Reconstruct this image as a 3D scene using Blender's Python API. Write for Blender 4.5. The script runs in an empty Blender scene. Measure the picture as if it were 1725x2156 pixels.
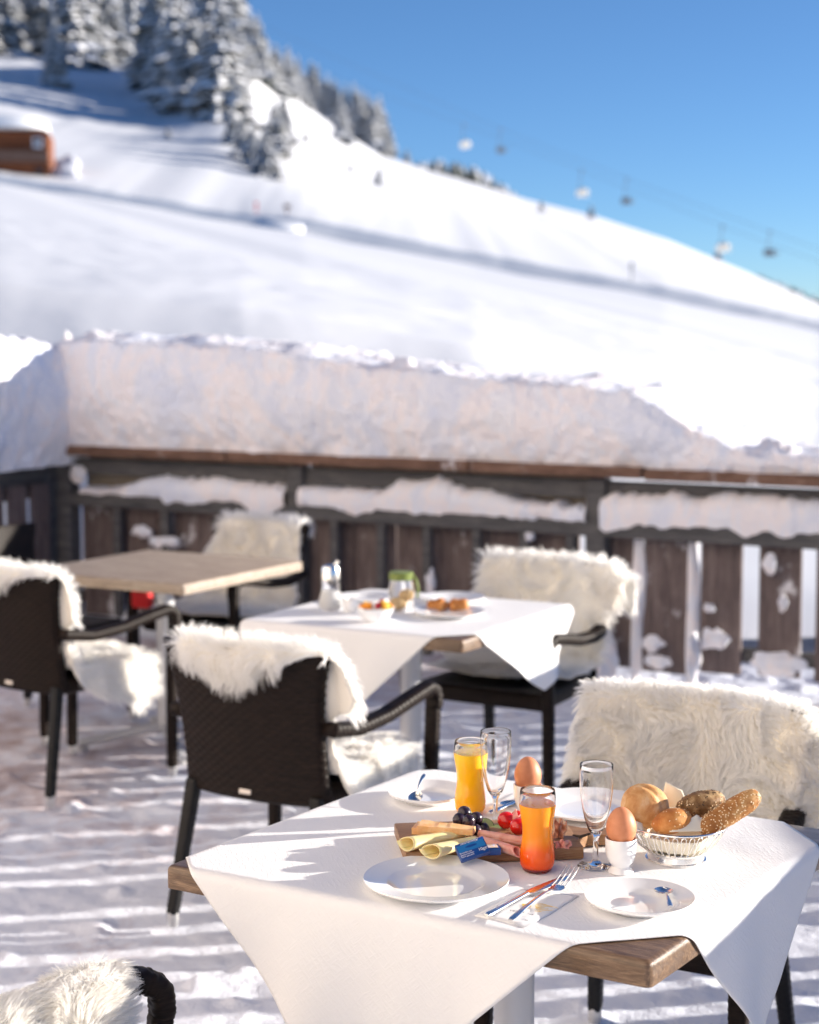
import bpy, bmesh, math, random
import numpy as np
from mathutils import Vector, Matrix
random.seed(7); RNG = np.random.default_rng(11)
R = math.radians; PI = math.pi
SC = bpy.context.scene; COL = SC.collection

# ------------------------------------------------------------------ camera, sky, sun, exposure
cam_d = bpy.data.cameras.new('camera'); cam = bpy.data.objects.new('camera', cam_d); COL.objects.link(cam)
cam.location = (0, 0, 1.70); cam.rotation_euler = (R(84.0), 0, 0)
cam_d.sensor_fit = 'VERTICAL'; cam_d.sensor_height = 30.0; cam_d.sensor_width = 24.0; cam_d.lens = 50.0
cam_d.clip_start = 0.05; cam_d.clip_end = 6000
cam_d.dof.use_dof = True; cam_d.dof.focus_distance = 2.98; cam_d.dof.aperture_fstop = 2.9
SC.camera = cam
SUN_AZ, SUN_EL = 11.0, 11.6          # azimuth measured from +x towards +y
W_ = bpy.data.worlds.new('World'); SC.world = W_; W_.use_nodes = True
nt = W_.node_tree; bg = nt.nodes['Background']
sky = nt.nodes.new('ShaderNodeTexSky'); sky.sky_type = 'NISHITA'; sky.sun_disc = False
sky.sun_elevation = R(SUN_EL); sky.sun_rotation = R(90 - SUN_AZ); sky.altitude = 1600
sky.air_density = 0.78; sky.dust_density = 0.3; sky.ozone_density = 4.4
nt.links.new(sky.outputs[0], bg.inputs[0]); bg.inputs[1].default_value = 0.08
sd = bpy.data.lights.new('sun', 'SUN'); sd.energy = 4.9; sd.angle = R(0.5); sd.color = (1.0, 0.91, 0.80)
sun = bpy.data.objects.new('sun', sd); COL.objects.link(sun)
sdir = Vector((math.cos(R(SUN_EL)) * math.cos(R(SUN_AZ)), math.cos(R(SUN_EL)) * math.sin(R(SUN_AZ)), math.sin(R(SUN_EL))))
sun.rotation_euler = sdir.to_track_quat('Z', 'Y').to_euler(); sun.location = (8, 4, 6)
SC.view_settings.view_transform = 'Standard'; SC.view_settings.look = 'None'
SC.view_settings.exposure = 1.15; SC.view_settings.gamma = 1.0; SC.view_settings.use_curve_mapping = False
SC.render.engine = 'CYCLES'
cy = SC.cycles; cy.use_denoising = True; cy.max_bounces = 14; cy.transmission_bounces = 10; cy.glossy_bounces = 4
cy.diffuse_bounces = 9; cy.transparent_max_bounces = 12; cy.sample_clamp_indirect = 6.0; cy.blur_glossy = 0.5
SC.render.film_transparent = False

# ------------------------------------------------------------------ helpers
FPX, PIT, HC = 3593.0, R(6.0), 1.70
def at(u, v, z=None, y=None):        # a point of the photograph's view onto a height z or a distance y
    x = (u - 862.5) / FPX; w = -(v - 1078) / FPX
    d = (x, math.cos(PIT) + w * math.sin(PIT), -math.sin(PIT) + w * math.cos(PIT))
    t = (z - HC) / d[2] if z is not None else y / d[1]
    return Vector((d[0] * t, d[1] * t, HC + d[2] * t))

def empty(name, loc=(0, 0, 0), rz=0.0, label=None, cat=None, group=None, rot=None):
    o = bpy.data.objects.new(name, None); COL.objects.link(o); o.location = loc
    o.rotation_euler = rot if rot is not None else (0, 0, rz); o.empty_display_size = 0.1
    tag(o, label, cat, group); return o
def tag(o, label=None, cat=None, group=None, kind=None):
    if label: o['label'] = label
    if cat: o['category'] = cat
    if group: o['group'] = group
    if kind: o['kind'] = kind
    return o
def mk(name, V, F, mat, parent=None, smooth=True, uv=None, mi=None, loc=None, rot=None):
    me = bpy.data.meshes.new(name)
    V = np.asarray(V, dtype=np.float64).reshape(-1, 3)
    if isinstance(F, np.ndarray):
        k = F.shape[1]; n = F.shape[0]
        me.vertices.add(len(V)); me.vertices.foreach_set('co', V.astype(np.float32).ravel())
        me.loops.add(n * k); me.loops.foreach_set('vertex_index', F.astype(np.int32).ravel())
        me.polygons.add(n); me.polygons.foreach_set('loop_start', np.arange(0, n * k, k, dtype=np.int32))
        me.update(calc_edges=True)
    else:
        me.from_pydata([tuple(v) for v in V], [], [tuple(f) for f in F])
    for m in (mat if isinstance(mat, (list, tuple)) else [mat]): me.materials.append(m)
    if mi is not None: me.polygons.foreach_set('material_index', np.asarray(mi, dtype=np.int32))
    me.polygons.foreach_set('use_smooth', np.full(len(me.polygons), smooth))
    if uv is not None:
        l = me.uv_layers.new(name='UVMap'); vi = np.zeros(len(me.loops), dtype=np.int32)
        me.loops.foreach_get('vertex_index', vi); l.data.foreach_set('uv', np.asarray(uv, dtype=np.float32)[vi].ravel())
    me.update()
    o = bpy.data.objects.new(name, me); COL.objects.link(o)
    if parent is not None: o.parent = parent
    if loc is not None: o.location = loc
    if rot is not None: o.rotation_euler = rot
    return o
def gridfaces(n, m, wrap_m=False, wrap_n=False):
    i = np.arange(n if wrap_n else n - 1)[:, None]; j = np.arange(m if wrap_m else m - 1)[None, :]
    a = i * m + j; b = i * m + (j + 1) % m; c = ((i + 1) % n) * m + (j + 1) % m; d = ((i + 1) % n) * m + j
    return np.stack([a + 0 * b, b + 0 * a, c + 0 * a, d + 0 * b], -1).reshape(-1, 4)
class MB:                              # gathers shapes for ONE mesh
    def __init__(s): s.v = []; s.f = []; s.m = []; s.n = 0; s.cur = 0
    def add(s, V, F, M=None):
        V = np.asarray(V, dtype=float).reshape(-1, 3)
        if M is not None: V = V @ np.array(M.to_3x3()).T + np.array(M.translation)
        s.v.append(V); s.f += [tuple(int(i) + s.n for i in f) for f in F]; s.m += [s.cur] * len(F); s.n += len(V); return s
    def box(s, c, d, r=0.0, M=None, seg=1):
        bm = bmesh.new(); bmesh.ops.create_cube(bm, size=1.0)
        for v in bm.verts: v.co = Vector((v.co.x * d[0], v.co.y * d[1], v.co.z * d[2]))
        if r > 0: bmesh.ops.bevel(bm, geom=list(bm.edges), offset=r, segments=seg, affect='EDGES', profile=0.5)
        for v in bm.verts: v.co += Vector(c)
        bm.verts.index_update(); V = [v.co[:] for v in bm.verts]; F = [[v.index for v in f.verts] for f in bm.faces]; bm.free()
        return s.add(V, F, M)
    def lathe(s, prof, n=48, c=(0, 0, 0), M=None, close=False):
        V = []; m = len(prof)
        for i in range(n):
            a = 2 * PI * i / n
            for r, z in prof: V.append((c[0] + r * math.cos(a), c[1] + r * math.sin(a), c[2] + z))
        F = gridfaces(n, m, wrap_n=True, wrap_m=close)
        return s.add(V, F[:, ::-1].tolist(), M)
    def tube(s, pts, r, n=10, M=None, caps=True, flat=1.0, up=None):
        P = np.array(pts, dtype=float); k = len(P); rr = np.full(k, r) if np.isscalar(r) else np.array(r, dtype=float)
        T = np.gradient(P, axis=0); T /= np.linalg.norm(T, axis=1)[:, None] + 1e-12
        u0 = np.array(up if up is not None else ((0, 0, 1) if abs(T[0][2]) < 0.9 else (1, 0, 0)), dtype=float)
        V = []
        for i in range(k):
            a = np.cross(T[i], u0); a /= np.linalg.norm(a) + 1e-12; b = np.cross(a, T[i]); u0 = b
            for j in range(n):
                t = 2 * PI * j / n; V.append(P[i] + rr[i] * (math.cos(t) * a + flat * math.sin(t) * b))
        F = gridfaces(k, n, wrap_m=True).tolist()
        if caps: F.append(list(range(n))[::-1]); F.append([(k - 1) * n + j for j in range(n)])
        return s.add(V, F, M)
    def build(s, name, mat, parent=None, smooth=True, **k):
        o = mk(name, np.concatenate(s.v), s.f, mat, parent, smooth, mi=s.m, **k)
        if smooth:
            try: o.data.set_sharp_from_angle(angle=R(42))
            except Exception: pass
        return o
def ell(s, c, rad, n=18, m=12, M=None, fn=None):
    V = []
    for i in range(m + 1):
        p = PI * i / m
        for j in range(n):
            t = 2 * PI * j / n; d = np.array((math.sin(p) * math.cos(t), math.sin(p) * math.sin(t), math.cos(p)))
            k = fn(d) if fn else 1.0
            V.append((c[0] + rad[0] * d[0] * k, c[1] + rad[1] * d[1] * k, c[2] + rad[2] * d[2] * k))
    return s.add(V, gridfaces(m + 1, n, wrap_m=True)[:, ::-1].tolist(), M)
def _h(ix, iy, seed):
    h = (ix.astype(np.int64) * 374761393 + iy.astype(np.int64) * 668265263 + seed * 1442695041) & 0xffffffff
    h = ((h ^ (h >> 13)) * 1274126177) & 0xffffffff
    return ((h ^ (h >> 16)) & 0xffff) / 65535.0
def vn(x, y, seed=0):                  # value noise 0..1
    x = np.asarray(x, dtype=float); y = np.asarray(y, dtype=float)
    ix = np.floor(x); iy = np.floor(y); fx = x - ix; fy = y - iy
    fx = fx * fx * (3 - 2 * fx); fy = fy * fy * (3 - 2 * fy)
    a = _h(ix, iy, seed); b = _h(ix + 1, iy, seed); c = _h(ix, iy + 1, seed); d = _h(ix + 1, iy + 1, seed)
    return a + (b - a) * fx + (c - a) * fy + (a - b - c + d) * fx * fy
def fbm(x, y, seed=0, o=4):
    t = 0; a = 1; s = 0
    for k in range(o): t = t + a * (vn(x * 2 ** k + 17 * k, y * 2 ** k - 9 * k, seed + k) - .5); s += a; a *= .5
    return t / s * 2
def n1(x, seed=0): return float(vn(np.array([x]), np.array([seed * 7.3]), seed)[0]) * 2 - 1
def interp(x, xs, ys): return np.interp(x, xs, ys)

# ------------------------------------------------------------------ materials
MATS = {}
def mat(name, col=(.8, .8, .8), rough=.5, metal=0, spec=.5, trans=0, ior=1.45, sss=0, coat=0):
    m = bpy.data.materials.new(name); m.use_nodes = True; b = m.node_tree.nodes['Principled BSDF']
    b.inputs['Base Color'].default_value = (*col, 1); b.inputs['Roughness'].default_value = rough
    b.inputs['Metallic'].default_value = metal; b.inputs['Specular IOR Level'].default_value = spec
    b.inputs['Transmission Weight'].default_value = trans; b.inputs['IOR'].default_value = ior
    b.inputs['Subsurface Weight'].default_value = sss; b.inputs['Coat Weight'].default_value = coat
    if sss: b.inputs['Subsurface Scale'].default_value = .01
    MATS[name] = m; return m
def N(m, t, **k):
    n = m.node_tree.nodes.new(t)
    for a, b in k.items(): setattr(n, a, b)
    return n
def coords(m, kind='Object', scale=(1, 1, 1), rot=(0, 0, 0)):
    tc = N(m, 'ShaderNodeTexCoord'); mp = N(m, 'ShaderNodeMapping'); m.node_tree.links.new(tc.outputs[kind], mp.inputs[0])
    mp.inputs['Scale'].default_value = scale; mp.inputs['Rotation'].default_value = rot; return mp.outputs[0]
def noise(m, vec, scale=5, detail=3, rough=.5, dist=0):
    n = N(m, 'ShaderNodeTexNoise'); n.inputs['Scale'].default_value = scale; n.inputs['Detail'].default_value = detail
    n.inputs['Roughness'].default_value = rough; n.inputs['Distortion'].default_value = dist
    m.node_tree.links.new(vec, n.inputs['Vector']); return n.outputs['Fac']
def ramp(m, fac, stops):
    r = N(m, 'ShaderNodeValToRGB'); m.node_tree.links.new(fac, r.inputs[0]); e = r.color_ramp.elements
    while len(e) < len(stops): e.new(.5)
    for i, (p, c) in enumerate(stops): e[i].position = p; e[i].color = (*c, 1) if len(c) == 3 else c
    return r.outputs[0]
def setcol(m, sock): m.node_tree.links.new(sock, m.node_tree.nodes['Principled BSDF'].inputs['Base Color'])
def bump(m, fac, strength=.3, dist=.01, prev=None):
    b = N(m, 'ShaderNodeBump'); b.inputs['Strength'].default_value = strength; b.inputs['Distance'].default_value = dist
    m.node_tree.links.new(fac, b.inputs['Height'])
    if prev is not None: m.node_tree.links.new(prev, b.inputs['Normal'])
    m.node_tree.links.new(b.outputs[0], m.node_tree.nodes['Principled BSDF'].inputs['Normal']); return b.outputs[0]
def mathn(m, op, a, b):
    n = N(m, 'ShaderNodeMath', operation=op)
    for i, x in enumerate((a, b)):
        if isinstance(x, (int, float)): n.inputs[i].default_value = x
        else: m.node_tree.links.new(x, n.inputs[i])
    return n.outputs[0]
def gr(v): return (v, v, v)

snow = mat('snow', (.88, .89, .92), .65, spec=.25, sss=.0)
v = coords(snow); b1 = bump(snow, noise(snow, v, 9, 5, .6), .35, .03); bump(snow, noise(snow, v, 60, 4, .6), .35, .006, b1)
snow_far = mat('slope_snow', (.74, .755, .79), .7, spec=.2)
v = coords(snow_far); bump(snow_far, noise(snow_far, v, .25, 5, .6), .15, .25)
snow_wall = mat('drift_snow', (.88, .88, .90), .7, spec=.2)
v = coords(snow_wall, scale=(1, 1, .6)); setcol(snow_wall, ramp(snow_wall, noise(snow_wall, v, 3.0, 7, .68, .5), [(.34, (.72, .77, .90)), (.46, (.84, .86, .93)), (.53, (.94, .88, .88)), (.58, (.86, .88, .94)), (.66, (.93, .90, .91)), (.8, (.80, .84, .94))]))  # lavender shade and pink bounce light painted into the snow as mottling
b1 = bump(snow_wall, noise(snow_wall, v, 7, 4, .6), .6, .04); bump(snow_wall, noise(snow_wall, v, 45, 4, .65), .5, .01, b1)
floor_m = mat('trampled_snow', (.8, .8, .84), .7, spec=.2)
v = coords(floor_m)
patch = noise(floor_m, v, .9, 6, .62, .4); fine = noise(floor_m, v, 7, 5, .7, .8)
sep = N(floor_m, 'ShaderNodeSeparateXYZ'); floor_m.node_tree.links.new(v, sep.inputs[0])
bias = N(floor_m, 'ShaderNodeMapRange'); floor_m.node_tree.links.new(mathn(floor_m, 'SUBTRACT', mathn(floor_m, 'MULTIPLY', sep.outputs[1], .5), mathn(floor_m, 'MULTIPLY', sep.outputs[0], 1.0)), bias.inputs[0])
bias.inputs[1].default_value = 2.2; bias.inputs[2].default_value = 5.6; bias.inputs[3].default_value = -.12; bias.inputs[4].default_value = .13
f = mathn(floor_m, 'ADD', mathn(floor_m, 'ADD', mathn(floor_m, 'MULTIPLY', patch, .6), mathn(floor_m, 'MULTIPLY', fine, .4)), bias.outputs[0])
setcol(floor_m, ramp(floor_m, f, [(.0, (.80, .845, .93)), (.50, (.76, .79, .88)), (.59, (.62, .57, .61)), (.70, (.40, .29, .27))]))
b1 = bump(floor_m, noise(floor_m, v, 16, 5, .65), .5, .02); bump(floor_m, noise(floor_m, v, 90, 4, .6), .4, .006, b1)

def woodmat(name, cols, scale=(1, 1, 1), rough=.55, bs=.3, sc=6, coat=0, frost_=False):
    m = mat(name, cols[0], rough, coat=coat); v = coords(m, scale=scale); n = noise(m, v, sc, 8, .7, 1.2); n2 = noise(m, v, sc * 7, 4, .7)
    f = mathn(m, 'ADD', mathn(m, 'MULTIPLY', n, .65), mathn(m, 'MULTIPLY', n2, .35))
    cr = ramp(m, f, [(.34, cols[0]), (.5, cols[1]), (.66, cols[2])])
    if frost_:
        v2 = coords(m, scale=(1, 1, .7)); fm = ramp(m, noise(m, v2, 5.5, 7, .72), [(.60, gr(0)), (.68, gr(.85))]); mxn = N(m, 'ShaderNodeMix', data_type='RGBA'); mxn.inputs[7].default_value = (.80, .80, .84, 1)
        m.node_tree.links.new(fm, mxn.inputs[0]); m.node_tree.links.new(cr, mxn.inputs[6]); cr = mxn.outputs[2]
    setcol(m, cr); bump(m, f, bs, .003); return m
table_wood = woodmat('table_wood', [(.045, .026, .016), (.15, .090, .052), (.34, .22, .13)], (1.2, 14, 14), .30, .6, 5, coat=.3)
sunlit_wood = woodmat('sunlit_table_wood', [(.16, .115, .085), (.32, .25, .19), (.50, .42, .34)], (1.2, 11, 11), .5, .4, 4)  # lighter copy of the table wood, brightness of sunlight painted in
board_wood = woodmat('board_wood', [(.14, .065, .03), (.30, .16, .075), (.42, .25, .13)], (2, 22, 22), .5, .2, 3)
fence_wood = woodmat('weathered_fence_wood', [(.06, .045, .045), (.15, .115, .11), (.27, .215, .20)], (9, 9, .8), .85, .6, 3, frost_=True)
rail_wood = woodmat('weathered_rail_wood', [(.05, .05, .055), (.10, .098, .10), (.19, .18, .17)], (.8, 9, 9), .85, .6, 3)
cap_wood = woodmat('brown_cap_wood', [(.055, .032, .024), (.17, .092, .062), (.30, .19, .14)], (1.6, 9, 9), .8, .5, 3, frost_=True)
tan_wood = woodmat('tan_board_wood', [(.20, .17, .13), (.32, .27, .21), (.42, .36, .28)], (.8, 9, 9), .85, .4, 3)
hut_wood = woodmat('hut_wood', [(.10, .030, .012), (.20, .062, .022), (.27, .10, .04)], (3, 3, .3), .8, .3, 2)
bounce_wall_m = mat('bounce_wall_plaster', (.60, .515, .43), .85)  # plaster of the added wall that bounces warm light
wicker = mat('dark_wicker', (.016, .011, .009), .45, spec=.15)
v = coords(wicker, scale=(8, 8, 90)); setcol(wicker, ramp(wicker, noise(wicker, v, 3, 3, .6), [(.3, (.006, .0045, .004)), (.7, (.020, .012, .009))]))
leg_m = mat('black_leg', (.008, .008, .009), .45, spec=.3)
capm = mat('silver_foot', (.62, .62, .62), .35, metal=.8)
plate_tag = mat('pale_metal_tag', (.72, .66, .6), .4, metal=.3)
polem = mat('grey_lacquered_steel', (.62, .63, .65), .35, metal=.3)
chrome = mat('polished_steel', (.88, .87, .85), .2, metal=1.0)
porcelain = mat('white_porcelain', (.86, .86, .86), .12, spec=.6, coat=.4)
glass = mat('clear_glass', (1, 1, 1), .0, trans=1.0, ior=1.47)
cloth = mat('white_tablecloth', (.86, .86, .865), .75, spec=.25)
bt = cloth.node_tree; sh = None; hs = []
for ang, sc in ((0, (13, 75, 1)), (90, (13, 75, 1))):
    vv = coords(cloth, 'UV', scale=(1, 1, 1), rot=(0, 0, R(ang))); mp2 = N(cloth, 'ShaderNodeMapping'); mp2.inputs['Scale'].default_value = sc; bt.links.new(vv, mp2.inputs[0])
    n = noise(cloth, mp2.outputs[0], 2.6, 2, .5); hs.append(ramp(cloth, n, [(.50, gr(0)), (.60, gr(1))]))
hh = mathn(cloth, 'MAXIMUM', hs[0], hs[1])
b1 = bump(cloth, hh, .30, .0009)
vv = coords(cloth, 'UV'); b2 = bump(cloth, noise(cloth, vv, 5, 3, .5), .16, .012, b1)
napkin_m = mat('white_paper_napkin', (.87, .87, .87), .8, spec=.2)
liner_m = mat('cream_paper_napkin', (.86, .80, .66), .8, spec=.2)
butter_blue = mat('blue_foil', (.012, .065, .27), .3, coat=.3); butter_mid = mat('light_blue_foil', (.02, .17, .45), .3, coat=.3)
butter_pic = mat('pack_picture', (.85, .6, .5), .4)
v = coords(butter_pic); setcol(butter_pic, ramp(butter_pic, noise(butter_pic, v, 160, 3), [(.4, (.75, .78, .9)), (.5, (.9, .55, .4)), (.6, (.85, .75, .45))]))
ink_w = mat('white_print', (.8, .82, .88), .5); ink_k = mat('dark_print', (.03, .03, .04), .6); ink_y = mat('yellow_print', (.75, .5, .1), .6)
def blend(a, b): pass
egg_m = mat('brown_eggshell', (.62, .245, .115), .5, sss=.12); egg_m.node_tree.nodes['Principled BSDF'].inputs['Subsurface Radius'].default_value = (1, .5, .3)
v = coords(egg_m); setcol(egg_m, ramp(egg_m, noise(egg_m, v, 60, 4, .6), [(.3, (.58, .215, .10)), (.7, (.66, .28, .14))])); bump(egg_m, noise(egg_m, v, 900, 2), .12, .0004)
def juicemat(name, stops, z0, z1):
    m = mat(name, (.9, .3, .02), .22, sss=.4, coat=.25); bs = m.node_tree.nodes['Principled BSDF']; bs.inputs['Subsurface Radius'].default_value = (1.2, .5, .1)
    v = coords(m); s = N(m, 'ShaderNodeSeparateXYZ'); m.node_tree.links.new(v, s.inputs[0]); mr = N(m, 'ShaderNodeMapRange')
    mr.inputs[1].default_value = z0; mr.inputs[2].default_value = z1
    m.node_tree.links.new(mathn(m, 'ADD', s.outputs[2], mathn(m, 'MULTIPLY', mathn(m, 'SUBTRACT', noise(m, v, 30, 2), .5), .02)), mr.inputs[0])
    setcol(m, ramp(m, mr.outputs[0], stops)); return m
juice_o = juicemat('orange_red_juice', [(.0, (.74, .06, .0)), (.35, (.90, .12, .0)), (.52, (1.0, .27, .0)), (1, (1.0, .34, .004))], 0, .11)
juice_y = juicemat('yellow_orange_juice', [(0, (1.0, .40, .0)), (.8, (1.0, .50, .004)), (1, (1.0, .58, .03))], 0, .115)
grape_m = mat('dark_grape_skin', (.012, .008, .016), .28, coat=.2)
v = coords(grape_m); setcol(grape_m, ramp(grape_m, noise(grape_m, v, 70, 3), [(.35, (.008, .006, .014)), (.62, (.035, .018, .035)), (.75, (.09, .07, .09))]))
tomato_m = mat('red_tomato_skin', (.62, .012, .006), .14, coat=.5); cuc_m = mat('cucumber_flesh', (.42, .52, .22), .4); cucs_m = mat('cucumber_skin', (.03, .085, .015), .35)
ham_m = mat('pink_ham', (.72, .33, .27), .45, sss=.2); v = coords(ham_m); setcol(ham_m, ramp(ham_m, noise(ham_m, v, 50, 4), [(.35, (.66, .27, .22)), (.65, (.78, .42, .35))]))
bacon_m = mat('smoked_bacon', (.6, .25, .14), .4); v = coords(bacon_m, scale=(1, 1, 1)); setcol(bacon_m, ramp(bacon_m, noise(bacon_m, v, 38, 3, .5, 1), [(.38, (.30, .07, .03)), (.5, (.62, .27, .15)), (.62, (.80, .55, .42))]))
cheese_m = mat('pale_sliced_cheese', (.86, .72, .36), .4, sss=.2); v = coords(cheese_m); setcol(cheese_m, ramp(cheese_m, noise(cheese_m, v, 30, 3), [(.3, (.84, .69, .32)), (.7, (.88, .76, .42))]))
cheese2_m = mat('orange_hard_cheese', (.80, .42, .16), .5, sss=.15); v = coords(cheese2_m); setcol(cheese2_m, ramp(cheese2_m, noise(cheese2_m, v, 35, 5, .7), [(.35, (.76, .38, .13)), (.65, (.84, .56, .30))])); bump(cheese2_m, noise(cheese2_m, v, 160, 4), .3, .001)
def breadmat(name, cols, sc=24, bs=.5):
    m = mat(name, cols[0], .62, spec=.3); v = coords(m); setcol(m, ramp(m, noise(m, v, sc, 6, .65, .4), [(.32, cols[0]), (.5, cols[1]), (.64, cols[2])]))
    b = bump(m, noise(m, v, 60, 5, .7), bs, .003); bump(m, noise(m, v, 320, 3, .6), bs, .0008, b); return m
bread1 = breadmat('pale_roll_crust', [(.52, .22, .07), (.68, .38, .16), (.80, .58, .34)])
bread2 = breadmat('dark_seeded_crust', [(.10, .05, .02), (.25, .14, .06), (.48, .33, .17)], 40)
bread3 = breadmat('sesame_stick_crust', [(.24, .09, .025), (.42, .19, .06), (.56, .32, .13)], 30)
bread4 = breadmat('golden_bun_crust', [(.38, .12, .03), (.55, .22, .06), (.66, .34, .12)])
seed_m = mat('sesame_seed', (.82, .66, .42), .5); dseed_m = mat('dark_seed', (.05, .03, .02), .5)
hide_m = mat('sheep_hide', (.90, .86, .77), .8, spec=.2)
fur_m = bpy.data.materials.new('cream_fur'); fur_m.use_nodes = True; ft = fur_m.node_tree; ft.nodes.clear()
o_ = ft.nodes.new('ShaderNodeOutputMaterial'); d_ = ft.nodes.new('ShaderNodeBsdfDiffuse'); t_ = ft.nodes.new('ShaderNodeBsdfTranslucent'); mx = ft.nodes.new('ShaderNodeMixShader')
d_.inputs[0].default_value = (.965, .96, .94, 1); t_.inputs[0].default_value = (.97, .96, .935, 1); mx.inputs[0].default_value = .6
fc_ = ft.nodes.new('ShaderNodeTexCoord'); fn_ = ft.nodes.new('ShaderNodeTexNoise'); fn_.inputs['Scale'].default_value = 5; fn_.inputs['Detail'].default_value = 4; ft.links.new(fc_.outputs['Object'], fn_.inputs['Vector'])
fr_ = ft.nodes.new('ShaderNodeValToRGB'); fr_.color_ramp.elements[0].position = .42; fr_.color_ramp.elements[0].color = (.97, .965, .95, 1); fr_.color_ramp.elements[1].position = .75; fr_.color_ramp.elements[1].color = (.965, .945, .91, 1)
ft.links.new(fn_.outputs['Fac'], fr_.inputs[0]); ft.links.new(fr_.outputs[0], d_.inputs[0]); ft.links.new(fr_.outputs[0], t_.inputs[0])
ft.links.new(d_.outputs[0], mx.inputs[1]); ft.links.new(t_.outputs[0], mx.inputs[2]); ft.links.new(mx.outputs[0], o_.inputs[0])
bark = mat('spruce_bark', (.06, .045, .035), .9); needle = mat('spruce_needles', (.05, .058, .05), .8); frost = mat('branch_snow', (.86, .87, .90), .8)
roof_dark = mat('dark_window', (.03, .04, .06), .15); red_m = mat('red_fabric', (.55, .012, .015), .7); orange_f = mat('orange_fruit', (.85, .30, .02), .4)
green_m = mat('green_lid', (.17, .22, .05), .4); yolk = mat('fruit_yellow', (.9, .55, .06), .4); berry = mat('berry_red', (.45, .02, .03), .3); sugar = mat('white_sugar', (.86, .86, .85), .8)
paperdeco = mat('printed_label', (.62, .42, .2), .7); steelgrey = mat('lift_grey', (.12, .14, .16), .6); liftwhite = mat('lift_pale', (.85, .80, .70), .4)
pile_grey = mat('grey_wrap', (.55, .56, .62), .8)

# ------------------------------------------------------------------ setting: terrace floor, slopes
def structure(o): o['kind'] = 'structure'; return o
nx, ny = 500, 620
X, Y = np.meshgrid(np.linspace(-4.2, 4.2, nx), np.linspace(1.2, 10.4, ny), indexing='xy')
Z = .007 * fbm(X * 1.7, Y * 1.7, 3, 3) + .009 * fbm(X * 5, Y * 5, 8, 4) + .007 * fbm(X * 17, Y * 17, 5, 3)
lump = np.clip(vn(X * 9, Y * 9, 21) - .78, 0, 1) * .12; Z = Z + lump - .012
fr = random.Random(77)
for _ in range(150):                      # boot prints
    fx, fy, fa = fr.uniform(-2.4, 2.4), fr.uniform(3.0, 8.6), fr.uniform(0, 6.3); ca, sa = math.cos(fa), math.sin(fa); dx, dy = X - fx, Y - fy
    msk = (np.abs(dx) < .3) & (np.abs(dy) < .3)
    if not msk.any(): continue
    q = ((dx[msk] * ca + dy[msk] * sa) / .15) ** 2 + ((-dx[msk] * sa + dy[msk] * ca) / (.05 + .012 * np.cos((dx[msk] * ca + dy[msk] * sa) * 20))) ** 2
    Z[msk] += -.009 * np.exp(-q ** 2) + .004 * np.exp(-((np.sqrt(q) - 1.45) / .3) ** 2)
mkf = mk('terrace_snow', np.stack([X, Y, Z], -1), gridfaces(ny, nx), floor_m); structure(mkf)
g = MB()
for (x0, x1, y0, y1) in ((-30, -4.19, -30, 12), (4.19, 30, -30, 9.4), (-4.19, 4.19, -30, 1.21)):
    g.add([(x0, y0, -.02), (x1, y0, -.02), (x1, y1, -.02), (x0, y1, -.02)], [(0, 1, 2, 3)])
structure(g.build('snow_ground', snow, smooth=False))

U_ = [-2500, -900, 0, 250, 510, 640, 1000, 1400, 1725, 2600, 4200]
V0 = [560, 610, 672, 690, 712, 735, 790, 900, 985, 1080, 1150]    # just behind the fence
V1 = [60, 280, 385, 425, 470, 490, 560, 630, 700, 850, 1000]      # berm across the piste
UR = [-2500, -900, 0, 250, 400, 500, 600, 700, 800, 900, 1000, 1100, 1250, 1400, 1560, 1725, 2000, 2600, 4200]
VR = [-700, -420, 60, 90, 110, 130, 185, 262, 325, 358, 386, 418, 455, 503, 568, 640, 700, 760, 800]
D0, D1, D2 = 11.0, 110.0, 400.0
def elev(vv): w = -(np.asarray(vv, dtype=float) - 1078) / FPX; return (-math.sin(PIT) + w * math.cos(PIT)) / (math.cos(PIT) + w * math.sin(PIT))
def uu(a, vv=600): return 862.5 + a * FPX * (math.cos(PIT) + (-(vv - 1078) / FPX) * math.sin(PIT))
def terr(a, d):                        # height at direction a = x / y and distance d
    u = uu(a); z0 = HC + D0 * elev(interp(u, U_, V0)); z1 = HC + D1 * elev(interp(u, U_, V1)); z2 = HC + D2 * elev(interp(u, UR, VR))
    near = z0 + (z1 - z0) * (d - D0) / (D1 - D0)
    st_ = a * d * .55 + d * .16; near = near + (.035 * np.sin(st_ * 1.1) + .02 * np.sin(st_ * 2.3 + 1) + .10 * fbm(st_ / 6, d / 200, 50, 2)) * np.clip((d - 13) / 25, 0, 1)
    k = np.clip((d - D1) / (D2 - D1), 0, 1); 
    x_ = a * d; bump_ = np.interp(u, [0, 500, 660, 1725], [.45, .5, .85, .75]) + .12 * fbm(x_ / 3, d * 0, 31, 3)
    far = z1 + bump_ + (z2 - z1 - bump_) * (k ** .92) + (1.6 * fbm(x_ / 24, d / 40, 40, 3) + .5 * fbm(x_ / 7, d / 9, 44, 3)) * np.sin(k * PI) * np.clip(1.15 - (u - 500) / 500, .15, 1) + 8.0 * np.exp(-((u - 480) / 115) ** 2 - ((k - .33) / .14) ** 2)
    back = z2 - .35 * (d - D2)
    z = np.where(d < D1, near, np.where(d < D2, far, back))
    return z
ds = np.concatenate([np.linspace(8.8, 40, 60), np.linspace(42, 109, 48), [109.7, 109.9, 109.97, 110.01, 110.06, 110.12, 110.5, 111], np.linspace(112, 400, 130), np.linspace(405, 700, 8)])
As = np.concatenate([np.linspace(-1.2, -.32, 30), np.linspace(-.31, .31, 230), np.linspace(.32, 1.2, 30)])
A, D = np.meshgrid(As, ds, indexing='xy'); Z = terr(A, D)
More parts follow.
